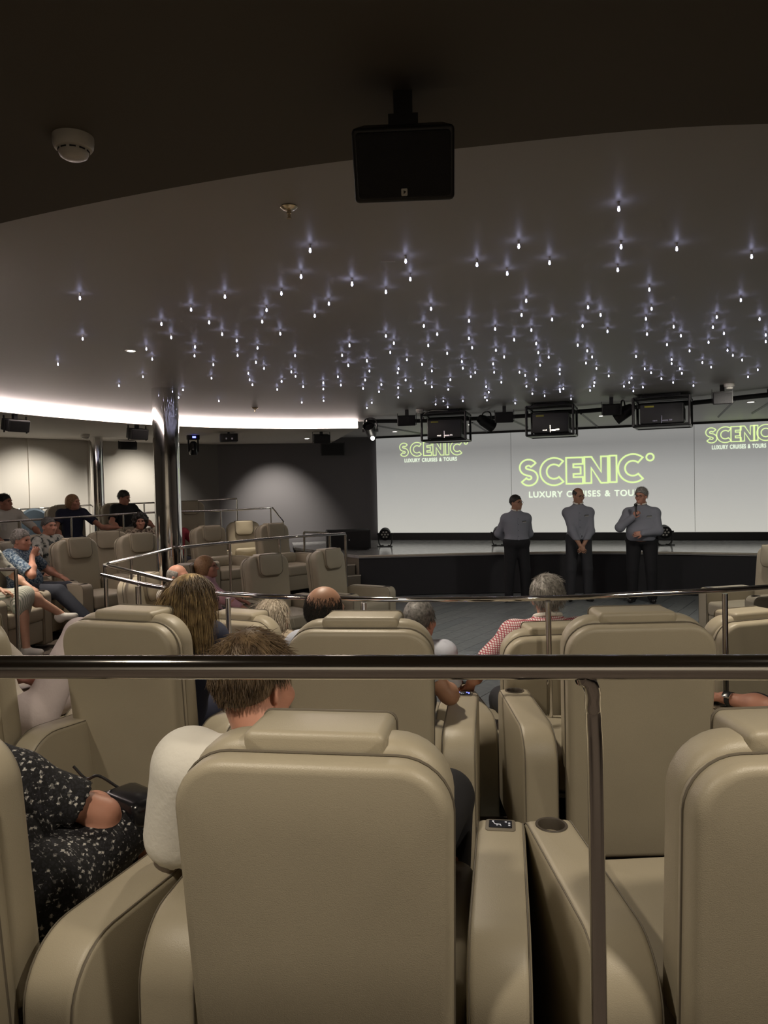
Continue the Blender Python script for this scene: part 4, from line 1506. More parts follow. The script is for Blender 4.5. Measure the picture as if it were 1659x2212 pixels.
def hand_field(wr, fore, d, n, side, curl=0.5, s=1.0):
    """wr wrist, d pointing to the fingers, n palm normal, side +1 when the thumb leaves along d x n"""
    f = Field()
    wr, d = np.array(wr, float), nz(d)
    n = nz(np.array(n, float) - d * (np.array(n, float) @ d))
    ac = np.cross(d, n) * side                     # towards the thumb
    f.cap(wr - nz(fore) * -.0, wr - np.array(fore) * .05, .025 * s, .027 * s, .02)
    R = np.stack([ac, d, n], 1)
    f.ell(wr + d * .048 * s, np.array([.040, .056, .016]) * s, R, .02)
    lens = (.072, .082, .077, .060)
    for i in range(4):
        b = wr + (d * (.088 - .006 * abs(i - 1)) + ac * (.029 - .0195 * i)) * s
        c1, c2 = curl * .8, curl * 1.7
        d1 = d * math.cos(c1) + n * math.sin(c1) + ac * (.10 - .07 * i)
        d2 = d * math.cos(c2) + n * math.sin(c2)
        m_ = b + nz(d1) * lens[i] * .5 * s
        e = m_ + nz(d2) * lens[i] * .5 * s
        f.cap(b - d * .02 * s, m_, .0092 * s, .0085 * s, .006)
        f.cap(m_, e, .0085 * s, .007 * s, .004)
    tb = wr + (d * .022 + ac * .028) * s
    t1 = tb + nz(ac * .75 + d * .65 + n * .25) * .036 * s
    t2 = t1 + nz(ac * .25 + d * .9 + n * (.25 + .4 * curl)) * .034 * s
    f.cap(tb, t1, .0125 * s, .0105 * s, .012)
    f.cap(t1, t2, .0105 * s, .008 * s, .004)
    return f


def head_frame(yaw, pitch=0, roll=0):
    """columns r, f, u of the head; yaw degrees to the person's right, pitch down positive"""
    R = Matrix.Rotation(-math.radians(yaw), 3, 'Z') @ Matrix.Rotation(-math.radians(pitch), 3, 'X') @ Matrix.Rotation(math.radians(roll), 3, 'Y')
    return np.array(R)


def head_field(c, R, neck, s=1.0, jaw=1.0, neck_r=.056):
    f = Field()
    c = np.array(c, float)
    W = lambda r, fw, u: c + R @ (np.array([r, fw, u]) * s)
    e = lambda r, fw, u, rad, k=.02, Q=None, sub=False: f.ell(W(r, fw, u), np.array(rad) * s, R if Q is None else R @ Q, k * s, sub)
    e(0, -.012, .033, (.075, .095, .087))
    e(0, .028, -.03, (.062, .066, .072), .03)
    e(0, .046, -.072, (.046 * jaw, .046, .044), .03)            # jaw and chin
    e(0, .078, -.094, (.020, .016, .016), .02)
    e(0, .072, .028, (.050, .022, .018), .02)                   # brow
    for sd in (-1, 1):
        e(sd * .046, .064, -.022, (.022, .022, .020), .025)     # cheek
        e(sd * .031, .090, .006, (.016, .014, .011), .012, None, True)   # eye socket
        Q = np.array(Matrix.Rotation(sd * .45, 3, 'Z'))
        e(sd * .077, -.008, -.012, (.009, .019, .031), .006, Q)  # ear
        e(sd * .082, -.004, -.010, (.006, .010, .018), .006, Q, True)
    f.cap(W(0, .090, .010), W(0, .112, -.030), .009 * s, .0135 * s, .014 * s)
    for sd in (-1, 1):
        e(sd * .011, .100, -.034, (.009, .011, .008), .008)
    f.cap(W(-.018, .086, -.062), W(.018, .086, -.062), .0075 * s, None, .012 * s)
    f.cap(W(0, -.015, -.05), neck, neck_r * s, (neck_r + .006) * s, .03)
    return f


def hair_obj(kind, c, R, s, m_, parent, h=.010, name='hair', grow=0.0, hole=None):
    f = Field()
    c = np.array(c, float)
    W = lambda r, fw, u: c + R @ (np.array([r, fw, u]) * s)
    e = lambda r, fw, u, rad, k=.02, sub=False: f.ell(W(r, fw, u), np.array(rad) * s, R, k * s, sub)
    cl = []
    nrm = lambda r, fw, u: R @ nz((r, fw, u))
    g = grow
    if kind in ('short', 'thin'):
        t = (.005 if kind == 'thin' else .009) + g
        e(0, -.016, .036, (.075 + t, .096 + t, .088 + t))
        e(0, .105, -.035, (.072, .075, .092), .01, True)
        if hole:
            e(*hole[0], hole[1], .012, True)
        cl.append((W(0, 0, -.004), nrm(0, .80, -1)))
        cl.append((W(0, 0, -.075), nrm(0, 0, -1)))
        for sd in (-1, 1):
            e(sd * .09, -.002, -.015, (.03, .024, .032), .006, True)
    elif kind == 'ring':                          # bald on top
        e(0, -.016, .030, (.0785 + g, .0975 + g, .088 + g))
        e(0, .03, .12, (.085, .15, .072), .01, True)
        e(0, .12, -.02, (.10, .115, .13), .01, True)
        cl.append((W(0, 0, -.075), nrm(0, 0, -1)))
        for sd in (-1, 1):
            e(sd * .09, -.002, -.015, (.03, .024, .032), .006, True)
    elif kind == 'bob':
        e(0, -.02, .038, (.092 + g, .108 + g, .096 + g))
        e(0, -.045, -.02, (.094 + g, .085, .095), .03)
        e(0, .115, -.045, (.07, .085, .11), .012, True)
        cl.append((W(0, 0, -.095), nrm(0, 0, -1)))
    elif kind == 'curly':
        e(0, -.025, .03, (.105, .115, .105))
        for q in range(46):
            a, b = 2.399 * q, 1 - 2 * (q + .5) / 46
            r_ = math.sqrt(max(0, 1 - b * b))
            p = np.array([r_ * math.cos(a) * .105, -.025 + r_ * math.sin(a) * .115, .03 + b * .105])
            if p[1] > .055 and p[2] < .075 or p[2] < -.06 and p[1] > 0:
                continue
            e(*p, (.028, .028, .028), .012)
        e(0, -.05, -.06, (.105, .07, .07), .03)
        e(0, .12, -.04, (.066, .085, .10), .012, True)
    V, F = f.mesh(h * s, cl)
    return field_obj(name, [(V, F)], m_, parent)


def face_parts(c, R, s, parent, brow_m, specs=False):
    c = np.array(c, float)
    W = lambda r, fw, u: Vector(c + R @ (np.array([r, fw, u]) * s))
    Rm = Matrix([list(x) for x in R])
    for sd in (-1, 1):
        b = MB()
        b.ell(W(sd * .031, .080, .006), (.0095 * s, .0105 * s, .0052 * s), Rm, 10, 6)
        b.obj('eye', M['eye'], parent)
        b = MB()
        b.tube([W(sd * .014, .096, .022), W(sd * .030, .096, .028), W(sd * .047, .085, .022)], [.003 * s, .0042 * s, .002 * s], 6)
        b.obj('eyebrow', brow_m, parent)
    b = MB()
    b.tube([W(-.024, .088, -.061), W(-.008, .0955, -.060), W(.008, .0955, -.060), W(.024, .088, -.061)], [.0015 * s, .0035 * s, .0035 * s, .0015 * s], 6)
    b.obj('lips', M['lips'], parent)
    if specs:
        b = MB()
        for sd in (-1, 1):
            pts = [W(sd * .033 + .022 * math.cos(t), .108 - abs(.022 * math.cos(t) + sd * .033) * .12, .004 + .016 * math.sin(t)) for t in [2 * math.pi * i / 16 for i in range(16)]]
            b.tube(pts, .0017 * s, 5, closed=True)
            b.tube([W(sd * .055, .102, .008), W(sd * .078, .06, .010), W(sd * .083, -.01, .006)], .0016 * s, 5)
        b.tube([W(-.011, .110, .008), W(.011, .110, .008)], .0017 * s, 5)
        b.obj('spectacles', M['specs'], parent)


def figure(label, loc, yaw, J, skin='fair', s=1.0, shirt=None, sleeve=1.0, trousers=None, shoes=None, hair='short', hair_m=None, bulk=1.0, belly=0.0,
           head_yaw=0, head_pitch=0, head_roll=0, face=True, specs=False, collar=None, skirt=None, leg_to=1.0, hL=None, hR=None, h=.013, hh=.007, grow=0.0, cat='person', build_hair=True, female=False, head_s=1.0, loose=0.0, hole=None, tuft=False):
    """J: joints in the figure's own frame (x right, y forward, z up, origin on the floor)"""
    t = thing('person', label, cat, loc, yaw)
    A = {k_: np.array(v, float) for k_, v in J.items()}
    sk = SKIN[skin]
    R = head_frame(head_yaw, head_pitch, head_roll)
    limbs = bulk ** .6
    # --- skin
    b = Field()

    def torso(f, o, kk=.06, low=True):
        w_ = bulk
        f.ell(A['chest'], np.array([.158 * w_, .108 * w_, .175]) + o, None, kk)
        mid = (A['chest'] + A['pelvis']) / 2
        f.ell(mid, np.array([.142 * w_, .100 * w_, .15]) + o, None, kk)
        if low:
            f.ell(A['pelvis'], np.array([.165 * w_, .118 * w_, .12]) + o, None, kk)
        if belly:
            f.ell(mid + np.array([0, .06 + .05 * belly, -.04]), np.array([.15 * w_, .10 + .05 * belly, .16]) + o, None, kk)
        if female:
            for sd in (-1, 1):
                f.ell(A['chest'] + np.array([sd * .075, .09, -.01]), np.array([.06, .055, .06]) + o, None, .04)
        f.cap(A['shL'], A['shR'], .050 * w_ ** .5 + o, None, kk)
        f.cap(A['chest'] + (A['neck'] - A['chest']) * .55, A['neck'], .07 + o, .058 + o, .05)
        for q in 'LR':
            f.cap(A['neck'] * .86 + A['sh' + q] * .14 - np.array([0, 0, .035]), A['sh' + q] * .8 + A['neck'] * .2 - np.array([0, 0, .01]), .045 + o, .045 + o, .05)
        for q in 'LR':
            f.ell(A['sh' + q], np.array([.062, .062, .062]) * limbs + o, None, .04)

    torso(b, 0)
    for q in 'LR':
        b.cap(A['sh' + q], A['el' + q], .048 * limbs, .039 * limbs, .03)
        b.cap(A['el' + q], A['wr' + q], .040 * limbs, .027 * limbs, .02)
        b.ell(A['el' + q] * .62 + A['wr' + q] * .38, np.array([.043, .043, .043]) * limbs, None, .04)
        b.cap(A['hip' + q], A['kn' + q], .085 * limbs, .058 * limbs, .03)
        b.cap(A['kn' + q], A['an' + q], .056 * limbs, .036 * limbs, .02)
        b.ell(A['kn' + q] * .68 + A['an' + q] * .32 - np.array([0, .014, 0]), np.array([.056, .058, .08]) * limbs, None, .03)
        td = A['toe' + q] - A['an' + q]
        b.cap(A['an' + q] + np.array([0, 0, -.03]), A['toe' + q], .036, .026, .03)
    b.cap(A['neck'] - np.array([0, 0, .04]), A['head'] * .35 + A['neck'] * .65, .058, .055, .03)
    parts = [b.mesh(h)]
    hf = head_field(A['head'], R, A['neck'], head_s)
    parts.append(hf.mesh(hh))
    for q, hd in (('L', hL), ('R', hR)):
        fore = nz(A['wr' + q] - A['el' + q])
        hd = hd or {}
        d = hd.get('d', fore)
        n = hd.get('n', (0, 0, -1) if abs(nz(d)[2]) < .8 else (0, -1, 0))
        side = hd.get('side', 1 if q == 'R' else -1)
        parts.append(hand_field(A['wr' + q], fore, d, n, side * (-1), hd.get('curl', .5)).mesh(.0055 if h > .011 else .0045))
    field_obj('body', parts, sk, t)
    # --- clothes
    o = .012
    if shirt is not None:
        f = Field()
        torso(f, o, low=skirt is None or True)
        cl = []
        for q in 'LR':
            e1 = A['sh' + q] + (A['el' + q] - A['sh' + q]) * min(1, sleeve * 2)
            f.cap(A['sh' + q], e1, .052 * limbs + o + loose, .046 * limbs + o + (.008 if sleeve < .5 else 0) + loose, .03)
            if sleeve > .5:
                e2 = A['el' + q] + (A['wr' + q] - A['el' + q]) * ((sleeve - .5) * 2) * .97
                f.cap(e1, e2, .044 * limbs + o, .031 * limbs + o, .02)
                f.ell(e1, np.array([.052, .052, .05]) * limbs + .006, None, .03)
        nk = A['neck']
        f.ell(nk + np.array([0, .018, .05]), (.066, .072, .07), None, .01, True)
        if sleeve < .5:
            for q in 'LR':
                ax_ = nz(A['el' + q] - A['sh' + q])
                e1 = A['sh' + q] + (A['el' + q] - A['sh' + q]) * sleeve * 2
                f.cap(e1 + ax_ * .075, e1 + ax_ * .16, .085, .085, .004, True)
        hem = J.get('hem')
        if hem is not None:
            cl.append((np.array(hem), np.array([0, 0, -1.0])))
        field_obj('shirt', [f.mesh(h, cl)], shirt, t)
    if trousers is not None:
        f = Field()
        w_ = bulk
        f.ell(A['pelvis'], np.array([.168 * w_, .120 * w_, .125]) + .010, None, .06)
        if belly:
            f.ell(A['pelvis'] + np.array([0, .03 + .03 * belly, .06]), np.array([.15 * w_, .10 + .03 * belly, .10]) + .006, None, .05)
        for q in 'LR':
            f.cap(A['hip' + q], A['kn' + q], .088 * limbs + .012, .062 * limbs + .014, .04)
            e = A['kn' + q] + (A['an' + q] - A['kn' + q]) * min(1.06, leg_to)
            f.cap(A['kn' + q], e, .062 * limbs + .014, .050 * limbs + .012, .02)
        waist = J.get('waist_clip')
        field_obj('trousers', [f.mesh(h, [(np.array(waist), np.array([0, 0, 1.0]))] if waist is not None else ())], trousers, t)
    if skirt is not None:
        f = Field()
        f.ell(A['pelvis'], np.array([.172, .125, .12]) * bulk + .01, None, .06)
        kn = (A['knL'] + A['knR']) / 2
        f.cap(A['hipL'], A['knL'] * .96 + A['hipL'] * .04, .10, .085, .08)
        f.cap(A['hipR'], A['knR'] * .96 + A['hipR'] * .04, .10, .085, .08)
        f.cap((A['hipL'] + A['hipR']) / 2, kn, .09, .07, .08)
        for dz in (0.06, .12):
            f.ell(kn + np.array([0, -.03, -dz]), (.13, .05, .07), None, .05)
        field_obj('skirt', [f.mesh(h)], skirt, t)
    if shoes is not None:
        for q in 'LR':
            f = Field()
            an, to = A['an' + q], A['toe' + q]
            dd = nz(to - an)
            f.cap(an + np.array([0, 0, -.04]) - dd * .02, to + np.array([0, 0, .004]), .042, .036, .03)
            f.cap(an + np.array([0, 0, -.02]), an + np.array([0, 0, -.055]), .043, .046, .02)
            field_obj('shoe', [f.mesh(.011)], shoes, t)
    if collar is not None:
        nk = A['neck']
        bb_ = MB()
        bb_.tube([Vector(nk) + Vector((.072 * math.cos(a) * (1 + .0), .016 + .074 * math.sin(a), .026 - .022 * math.sin(a))) for a in [math.pi * .5 + .22 + (2 * math.pi - .44) * i / 30 for i in range(31)]], .013, 8)
        bb_.obj('collar', collar, t)
    if hair is not None and build_hair:
        hair_obj(hair, A['head'], R, head_s, hair_m, t, h=.008 if h > .011 else .006, grow=grow, hole=hole)
    if hair in ('short', 'thin') and (h > .0125 or tuft):
        strands('hair_strands', A['head'], R, head_s, 420, .016 if hair == 'thin' or h < .0125 else .026, hair_m, t,
                lambda q: (q[2] - .80 * q[1] > .0 or q[2] > .1) and q[2] > -.06 and not (abs(q[0]) > .055 and -.04 < q[1] < .03 and q[2] < .01),
                lambda q: (q[0] * 4, q[1] * 5 - .3, -.5 if q[2] < .08 else .3), r0=.0024, seg=4, droop=.6, lift=.008 + grow, base=np.array((.080, .100, .093)) + grow, seed=31)
    if face:
        face_parts(A['head'], R, head_s, t, hair_m or M['hairdark'], specs)
    return t, A, R


def seated(hx=0.0, hy=0.0, hz=0.0, px=0.0, py=0.0, kn=((-.12, .38, .52), (.12, .38, .52)), an=((-.12, .44, .09), (.12, .44, .09)), wr=((-.33, .24, .66), (.33, .24, .66)), pole=((-1, -.6, -.5), (1, -.6, -.5)), sw=.175, turn=0.0, back=0.0):
    """joints of a person sitting in one of the recliners (chair frame)"""
    J = {'pelvis': (px, -.04 + py, .54)}
    ch = np.array([px + .62 * hx, -.10 + .55 * hy - back, .88 + .7 * hz])
    nk = np.array([px + .86 * hx, -.12 + .8 * hy - back * 1.4, 1.07 + hz])
    J['chest'], J['neck'] = ch, nk
    J['head'] = np.array([px + hx, -.085 + hy - back * 1.6, 1.195 + hz])
    c_, s_ = math.cos(math.radians(turn)), math.sin(math.radians(turn))
    J['shL'] = ch + np.array([-sw * c_, sw * s_, .125])
    J['shR'] = ch + np.array([sw * c_, -sw * s_, .125])
    J['hipL'], J['hipR'] = (px - .09, .02 + py, .53), (px + .09, .02 + py, .53)
    J['knL'], J['knR'] = kn
    J['anL'], J['anR'] = an
    for i, q in enumerate('LR'):
        k_, a_ = np.array(kn[i], float), np.array(an[i], float)
        J['toe' + q] = a_ + np.array([0, .15, -.045])
        J['wr' + q] = wr[i]
        J['el' + q] = elbow_of(J['sh' + q], wr[i], .29, .255, pole[i])
    J['hem'] = (0, 0, .50)
    return J


def strands(name, c, R, s, n, length, m_, parent, keep, sweep, r0=.0011, seg=6, base=(.078, .100, .092), lift=.006, droop=.5, curl=0.0, seed=3, hug=1.0, rnd=.18):
    """hair strands rooted on the skull and combed along `sweep` (a function of the root giving a direction in head space)"""
    rg = np.random.default_rng(seed)
    c = np.array(c, float)
    B = np.array(base)
    ctr = np.array([0, -.014, .034])
    bb = MB()
    made = 0
    tries = 0
    while made < n and tries < n * 12:
        tries += 1
        v = nz(rg.normal(size=3))
        root = ctr + v * B
        if not keep(root):
            continue
        L = length(root) if callable(length) else length
        L *= rg.uniform(.75, 1.15)
        lf = lift * rg.uniform(.3, 1.4)
        p = root.copy()
        pts = [p.copy()]
        d = nz(np.array(sweep(root)) + rg.normal(size=3) * rnd)
        for i in range(seg):
            d = nz(d + np.array([0, 0, -droop / seg]) + rg.normal(size=3) * (.05 + curl))
            p = p + d * L / seg
            q = (p - ctr) / B
            rr_ = np.linalg.norm(q)
            mn = 1 + lf * hug / .09 * (i + 1) / seg
            if rr_ < mn:
                p = ctr + q / rr_ * mn * B
            pts.append(p.copy())
        W = [Vector(c + R @ (x * s)) for x in pts]
        k_ = rg.uniform(.7, 1.3)
        bb.tube(W, [r0 * k_ * s * (1 - .75 * i / seg) for i in range(seg + 1)], 3, cap=False)
        made += 1
    ob = bb.obj(name, m_, parent, angle=180)
    ob['kind'] = 'stuff'
    return ob

# ------------------------------------------------------------------ the people
def in_chair(key):
    c = chairs[key]
    return tuple(c.location), -math.degrees(c.rotation_euler.z)


def sit(key, label, J, **k):
    loc, yaw = in_chair(key)
    return figure(label, loc, yaw, J, **k)


# --- three people standing before the stage
def standing(hgt=1.0, wr=None, pole=((-1, -.3, 0), (1, -.3, 0)), sw=.19, feet=.12, lean=0.0):
    J = {'pelvis': (0, 0, .97), 'chest': (0, -.01 + lean, 1.27), 'neck': (0, -.02 + lean, 1.475), 'head': (0, .01 + lean, 1.605),
         'shL': (-sw, -.01 + lean, 1.345), 'shR': (sw, -.01 + lean, 1.345), 'hipL': (-.09, 0, .92), 'hipR': (.09, 0, .92),
         'knL': (-feet * .95, .015, .49), 'knR': (feet * .95, .015, .49), 'anL': (-feet, -.02, .09), 'anR': (feet, -.02, .09),
         'toeL': (-feet - .03, .14, .04), 'toeR': (feet + .03, .14, .04)}
    wr = wr or ((-.26, .02, .86), (.26, .02, .86))
    for i, q in enumerate('LR'):
        J['wr' + q] = wr[i]
    J = {k_: tuple(np.array(v) * hgt) for k_, v in J.items()}
    for i, q in enumerate('LR'):
        J['el' + q] = elbow_of(J['sh' + q], J['wr' + q], .295 * hgt, .26 * hgt, pole[i])
    J['hem'] = (0, 0, .94 * hgt)
    J['waist_clip'] = (0, 0, 1.03 * hgt)
    return J


def front_of(t, x, z):
    """depth of the shirt front at (x, z) of a standing figure"""
    sh = [c for c in t.children if c.name.startswith('shirt')][0]
    ok, loc, nn, _i = sh.ray_cast(Vector((x, 1.0, z)), Vector((0, -1, 0)))
    return (loc, nn) if ok else (Vector((x, .14, z)), Vector((0, 1, 0)))


def badge(parent, x, z):
    loc, nn = front_of(parent, x, z)
    Q = nn.to_track_quat('Y', 'Z').to_matrix()
    bb = MB()
    bb.rprism(.075, .024, .006, .002, .001, lambda u, v, d: Q @ Vector((u, d + .004, v)) + loc, seg=1)
    bb.obj('name_badge', M['black'], parent)
    bb = MB()
    bb.box(loc + Q @ Vector((0, .0075, -.006)), (.07, .003, .010), Q)
    bb.obj('badge_strip', M['whiteplastic'], parent, smooth=False)


def placket(parent, z0, z1):
    pts = []
    for i in range(13):
        z = z0 + (z1 - z0) * i / 12
        loc, nn = front_of(parent, 0.0, z)
        pts.append(loc + nn * .001)
    bb = MB()
    rg = [[p + Vector((-.016, 0, 0)), p + Vector((-.015, .005, 0)), p + Vector((.015, .005, 0)), p + Vector((.016, 0, 0))] for p in pts]
    bb.rings(rg)
    bb.obj('placket', M['greyshirt'], parent)
    for k in (2, 5, 8, 11):
        bb = MB()
        bb.ell(pts[k] + Vector((0, .006, 0)), (.006, .003, .006), None, 8, 4)
        bb.obj('button', M['charcoal'], parent)


p = P(1118, 1297, 12.35)
J = standing(.985, wr=((-.07, -.17, .90), (.07, -.175, .93)), pole=((-1, -.25, 0), (1, -.25, 0)), sw=.17, feet=.135)
t, A, R = figure('standing man with dark hair and glasses, hands behind his back, first of three', (p.x, p.y, 0), 176, J, skin='tan', shirt=M['greyshirt'], sleeve=1.0, trousers=M['blacktrouser'],
                 shoes=M['blackshoe'] if 'blackshoe' in M else M['shoe'], hair='short', hair_m=M['hairdark'], head_yaw=-38, specs=True, collar=M['whitecloth'], tuft=True, h=.012, hh=.006, bulk=1.26,
                 hL={'d': (.8, -.1, -.5), 'n': (0, -1, 0), 'curl': .7}, hR={'d': (-.8, -.1, -.5), 'n': (0, -1, 0), 'curl': .7})
badge(t, -.10, 1.28)
placket(t, .99, 1.36)

p = P(1252, 1303, 12.2)
J = standing(1.045, wr=((-.035, .20, .87), (.02, .225, .86)), pole=((-1, -.35, 0), (1, -.35, 0)), sw=.165, feet=.13)
t, A, R = figure('standing balding man with glasses, hands clasped in front, middle of three', (p.x, p.y, 0), 184, J, skin='tan', shirt=M['greyshirt'], sleeve=1.0, trousers=M['charcoal'],
                 shoes=M['shoe'], hair='ring', hair_m=M['hairdark'], head_yaw=-30, head_pitch=14, specs=True, collar=M['whitecloth'], h=.012, hh=.006, bulk=1.18,
                 hL={'d': (.45, .35, -.85), 'n': (.4, -.9, 0), 'curl': .7}, hR={'d': (-.5, .25, -.85), 'n': (-.4, -.9, 0), 'curl': .7})
badge(t, -.11, 1.36)
placket(t, 1.0, 1.44)

p = P(1388, 1303, 11.9)
mic = np.array((.075, .235, 1.43))
J = standing(1.03, wr=((-.03, .275, 1.06), (.10, .235, 1.30)), pole=((-1, -.35, -.4), (1, -.1, -.9)), sw=.19, feet=.14)
for q in 'LR':
    J['hip' + q] = tuple(np.array(J['hip' + q]) * (1.25, 1, 1))
t, A, R = figure('large grey-haired person speaking into a microphone, third of the three standing', (p.x, p.y, 0), 202, J, skin='pink', shirt=M['greyshirt'], sleeve=1.0, trousers=M['blacktrouser'],
                 shoes=M['shoe'], hair='short', hair_m=M['hairgrey'], head_yaw=22, head_pitch=4, specs=True, collar=M['whitecloth'], h=.012, hh=.006, bulk=1.42, belly=.9, grow=.010, tuft=True,
                 hL={'d': (.9, .25, -.1), 'n': (0, -1, -.2), 'curl': .6}, hR={'d': (-.45, .35, .75), 'n': (-.6, -.7, 0), 'curl': 1.15})
badge(t, -.12, 1.34)
mp = t.matrix_basis
wv = lambda v: Vector(v)
def to_world(t_, v):
    return Matrix.Translation(t_.location) @ Matrix.Rotation(t_.rotation_euler.z, 4, 'Z') @ Vector(v)
hw_ = Vector(A['wrR'])
mb0 = to_world(t, hw_ + Vector((-.045, .045, .01)))
mt0 = to_world(t, hw_ + Vector((-.035, .005, .20)))
mk = thing('microphone', 'black hand-held microphone held up to the speaking person', 'microphone', mb0)
dv = (mt0 - mb0)
bb = MB()
bb.tube([Vector((0, 0, 0)), dv * .3, dv * .78], [.012, .014, .018], 12)
bb.obj('handle', M['black'], mk)
bb = MB()
bb.ell(dv * .9, (.026, .026, .03))
bb.obj('head', M['truss'], mk)

# --- second and third row
J = seated(hx=-.24, hy=.02, hz=-.075, kn=((-.10, .42, .56), (.22, .40, .66)), an=((-.12, .55, .12), (.2, .6, .14)), wr=((-.47, .22, .66), (.06, .30, .60)), pole=((-1, -.6, -.3), (.4, -.8, -.6)), sw=.19)
J['shL'] = np.array((-.435, -.04, .895)); J['elL'] = np.array((-.485, .0, .66)); J['wrL'] = np.array((-.40, .22, .66))
front, A_f, R_f = sit('M1', 'brown-haired man in a white short-sleeved shirt in the nearest recliner', J, skin='pink', shirt=M['whitecloth'], sleeve=.42, trousers=M['blacktrouser'], shoes=M['shoe'], hair='short',
                      hair_m=M['hairbrown'], head_yaw=22, head_pitch=12, head_roll=-6, h=.010, hh=.005, bulk=1.12, grow=.004, head_s=1.08, loose=.034, hole=((-.04, -.045, .125), (.034, .042, .03)))
HS = 1.08


def comb_short(root):
    v = np.array(root) - np.array([0, -.05, .13])      # whorl at the crown
    v = nz(v) * .55 + np.array([.12, 0, 0])
    if root[2] < .07:
        v[2] -= 1.1
    return v


keep_short = lambda q: (q[2] - .66 * q[1] > .012 or q[2] > .085) and q[2] > -.055 and q[1] < (.03 if q[2] < .05 else .09) and not (abs(q[0]) > .055 and -.04 < q[1] < .03 and q[2] < .005)
strands('hair_strands', A_f['head'], R_f, HS, 3600, lambda q: .034 if q[2] > .02 else .020, M['hairbrown'], front, lambda q: keep_short(q) and np.linalg.norm((q[0] + .04, q[1] + .045)) > .036 * (q[2] > .08) * RNG.random() ** .4, comb_short, r0=.0011, seg=5, droop=.5, lift=.009, base=(.085, .106, .098), seed=5)
J = seated(hx=-.30, hy=-.02, hz=-.06, back=0.0, kn=((-.14, .34, .58), (.12, .36, .60)), an=((-.1, .5, .12), (.1, .52, .12)), wr=((-.22, .22, .68), (-.03, .26, .68)), pole=((-1, -.5, -.2), (1, -.3, -.5)), sw=.18)
J['head'] = np.array((-.62, .06, 1.06)); J['neck'] = np.array((-.45, .02, .96)); J['chest'] = np.array((-.22, .02, .74))
J['shR'] = np.array((-.07, .06, .80)); J['shL'] = np.array((-.44, .05, .80)); J['elR'] = np.array((.11, .20, .67)); J['wrR'] = np.array((-.08, .32, .64)); J['elL'] = np.array((-.40, .18, .72)); J['wrL'] = np.array((-.2, .3, .68))
sit('L1', 'woman in a black floral dress leaning out of the frame at the lower left', J, skin='pink', shirt=M['floral'], sleeve=.33, skirt=M['floral'], shoes=M['shoe'], hair='bob', hair_m=M['hairbrown'], h=.010, hh=.008, bulk=1.22, female=False)
hb = to_world(bpy.data.objects[[o.name for o in bpy.data.objects if o.get('label', '').startswith('woman in a black floral')][0]], (.12, .33, .60))
t = thing('handbag', 'small black bag with a strap on the lap of the floral dress', 'bag', hb, 40)
bb = MB()
bb.rprism(.20, .09, .13, .03, .03, lambda u, v, d: (u, d, v + .045), seg=4)
bb.obj('pouch', M['blackgloss'], t)
bb = MB()
bb.tube(spline([(-.09, 0, .08), (-.14, -.04, .12), (-.20, -.05, .10), (-.26, -.06, .13)], 6), .005, 6)
bb.obj('strap', M['black'], t)

J = seated(hx=-.21, hy=0.0, hz=-.12, wr=((-.36, .22, .66), (.30, .18, .67)), pole=((-1, -.6, -.4), (1, -.7, -.5)), kn=((-.12, .40, .55), (.16, .42, .55)), sw=.19)
J['shR'] = np.array((.14, -.06, .90)); J['elR'] = np.array((.335, -.03, .70)); J['wrR'] = np.array((.30, .22, .66))
bald, A_b, R_b = sit('A', 'bald man with a fringe of dark hair in the second row', J, skin='tan', shirt=M['blueshirt'], sleeve=.3, trousers=M['charcoal'], shoes=M['brownshoe'], hair=None, hair_m=M['hairdark'], head_yaw=24, head_pitch=6, h=.011, hh=.006, bulk=1.08)
strands('hair_strands', A_b['head'], R_b, 1.0, 5200, .020, M['hairdark'], bald, lambda q: q[2] < .03 + .05 * RNG.random() ** 2 and q[2] > -.06 and q[1] < .035 and not (abs(q[0]) > .055 and -.04 < q[1] < .03 and q[2] < .01), lambda q: (q[0] * 2, -.2 + q[1], -1), r0=.0009, seg=4, droop=.5, lift=.004, base=(.0765, .0965, .0885), seed=8)

J = seated(hx=.15, hy=.02, hz=-.085, wr=((-.20, .25, .68), (.25, .25, .68)), kn=((-.12, .40, .54), (.12, .40, .54)), sw=.165)
blond, A_w, R_w = sit('L2', 'woman with shoulder-length honey blond hair, navy top and glasses', J, skin='fair', shirt=M['navy'], sleeve=.6, trousers=M['navy'], shoes=M['shoe'], hair=None, hair_m=M['hairblond'], head_yaw=28, specs=True, h=.011, hh=.007)
f = Field()
cw = A_w['head']
Wb = lambda r, fw, u: cw + R_w @ np.array([r, fw, u])
f.ell(Wb(0, -.015, .04), (.088, .106, .094), R_w, .02)
f.ell(Wb(0, -.055, -.03), (.098, .075, .12), R_w, .05)
f.ell(Wb(-.03, -.06, -.12), (.085, .062, .11), R_w, .05)
f.ell(Wb(.045, -.045, -.12), (.070, .062, .11), R_w, .05)
f.ell(Wb(0, .125, -.06), (.066, .085, .14), R_w, .015, True)
hb_ = field_obj('hair', [f.mesh(.007)], M['hairblond'], blond)
strands('hair_strands', cw, R_w, 1.0, 2400, lambda q: .30 - .4 * max(0, .10 - q[2]), M['hairblond'], blond, lambda q: (q[1] < .03 or q[2] > .09) and q[2] > .0, lambda q: (np.sign(q[0]) * .5 + q[0] * 4, q[1] * 2 - .25, -.35), r0=.0013, seg=9, droop=3.2, lift=.010, base=(.091, .109, .097), seed=12, rnd=.08)
strands('hair_roots', cw, R_w, 1.0, 900, lambda q: .17, M['hairroot'], blond, lambda q: (q[1] < .04 or q[2] > .09) and q[2] > .085, lambda q: (np.sign(q[0]) * .6 + q[0] * 4, q[1] * 2 - .2, -.2), r0=.0013, seg=7, droop=2.4, lift=.010, base=(.092, .110, .098), seed=13)

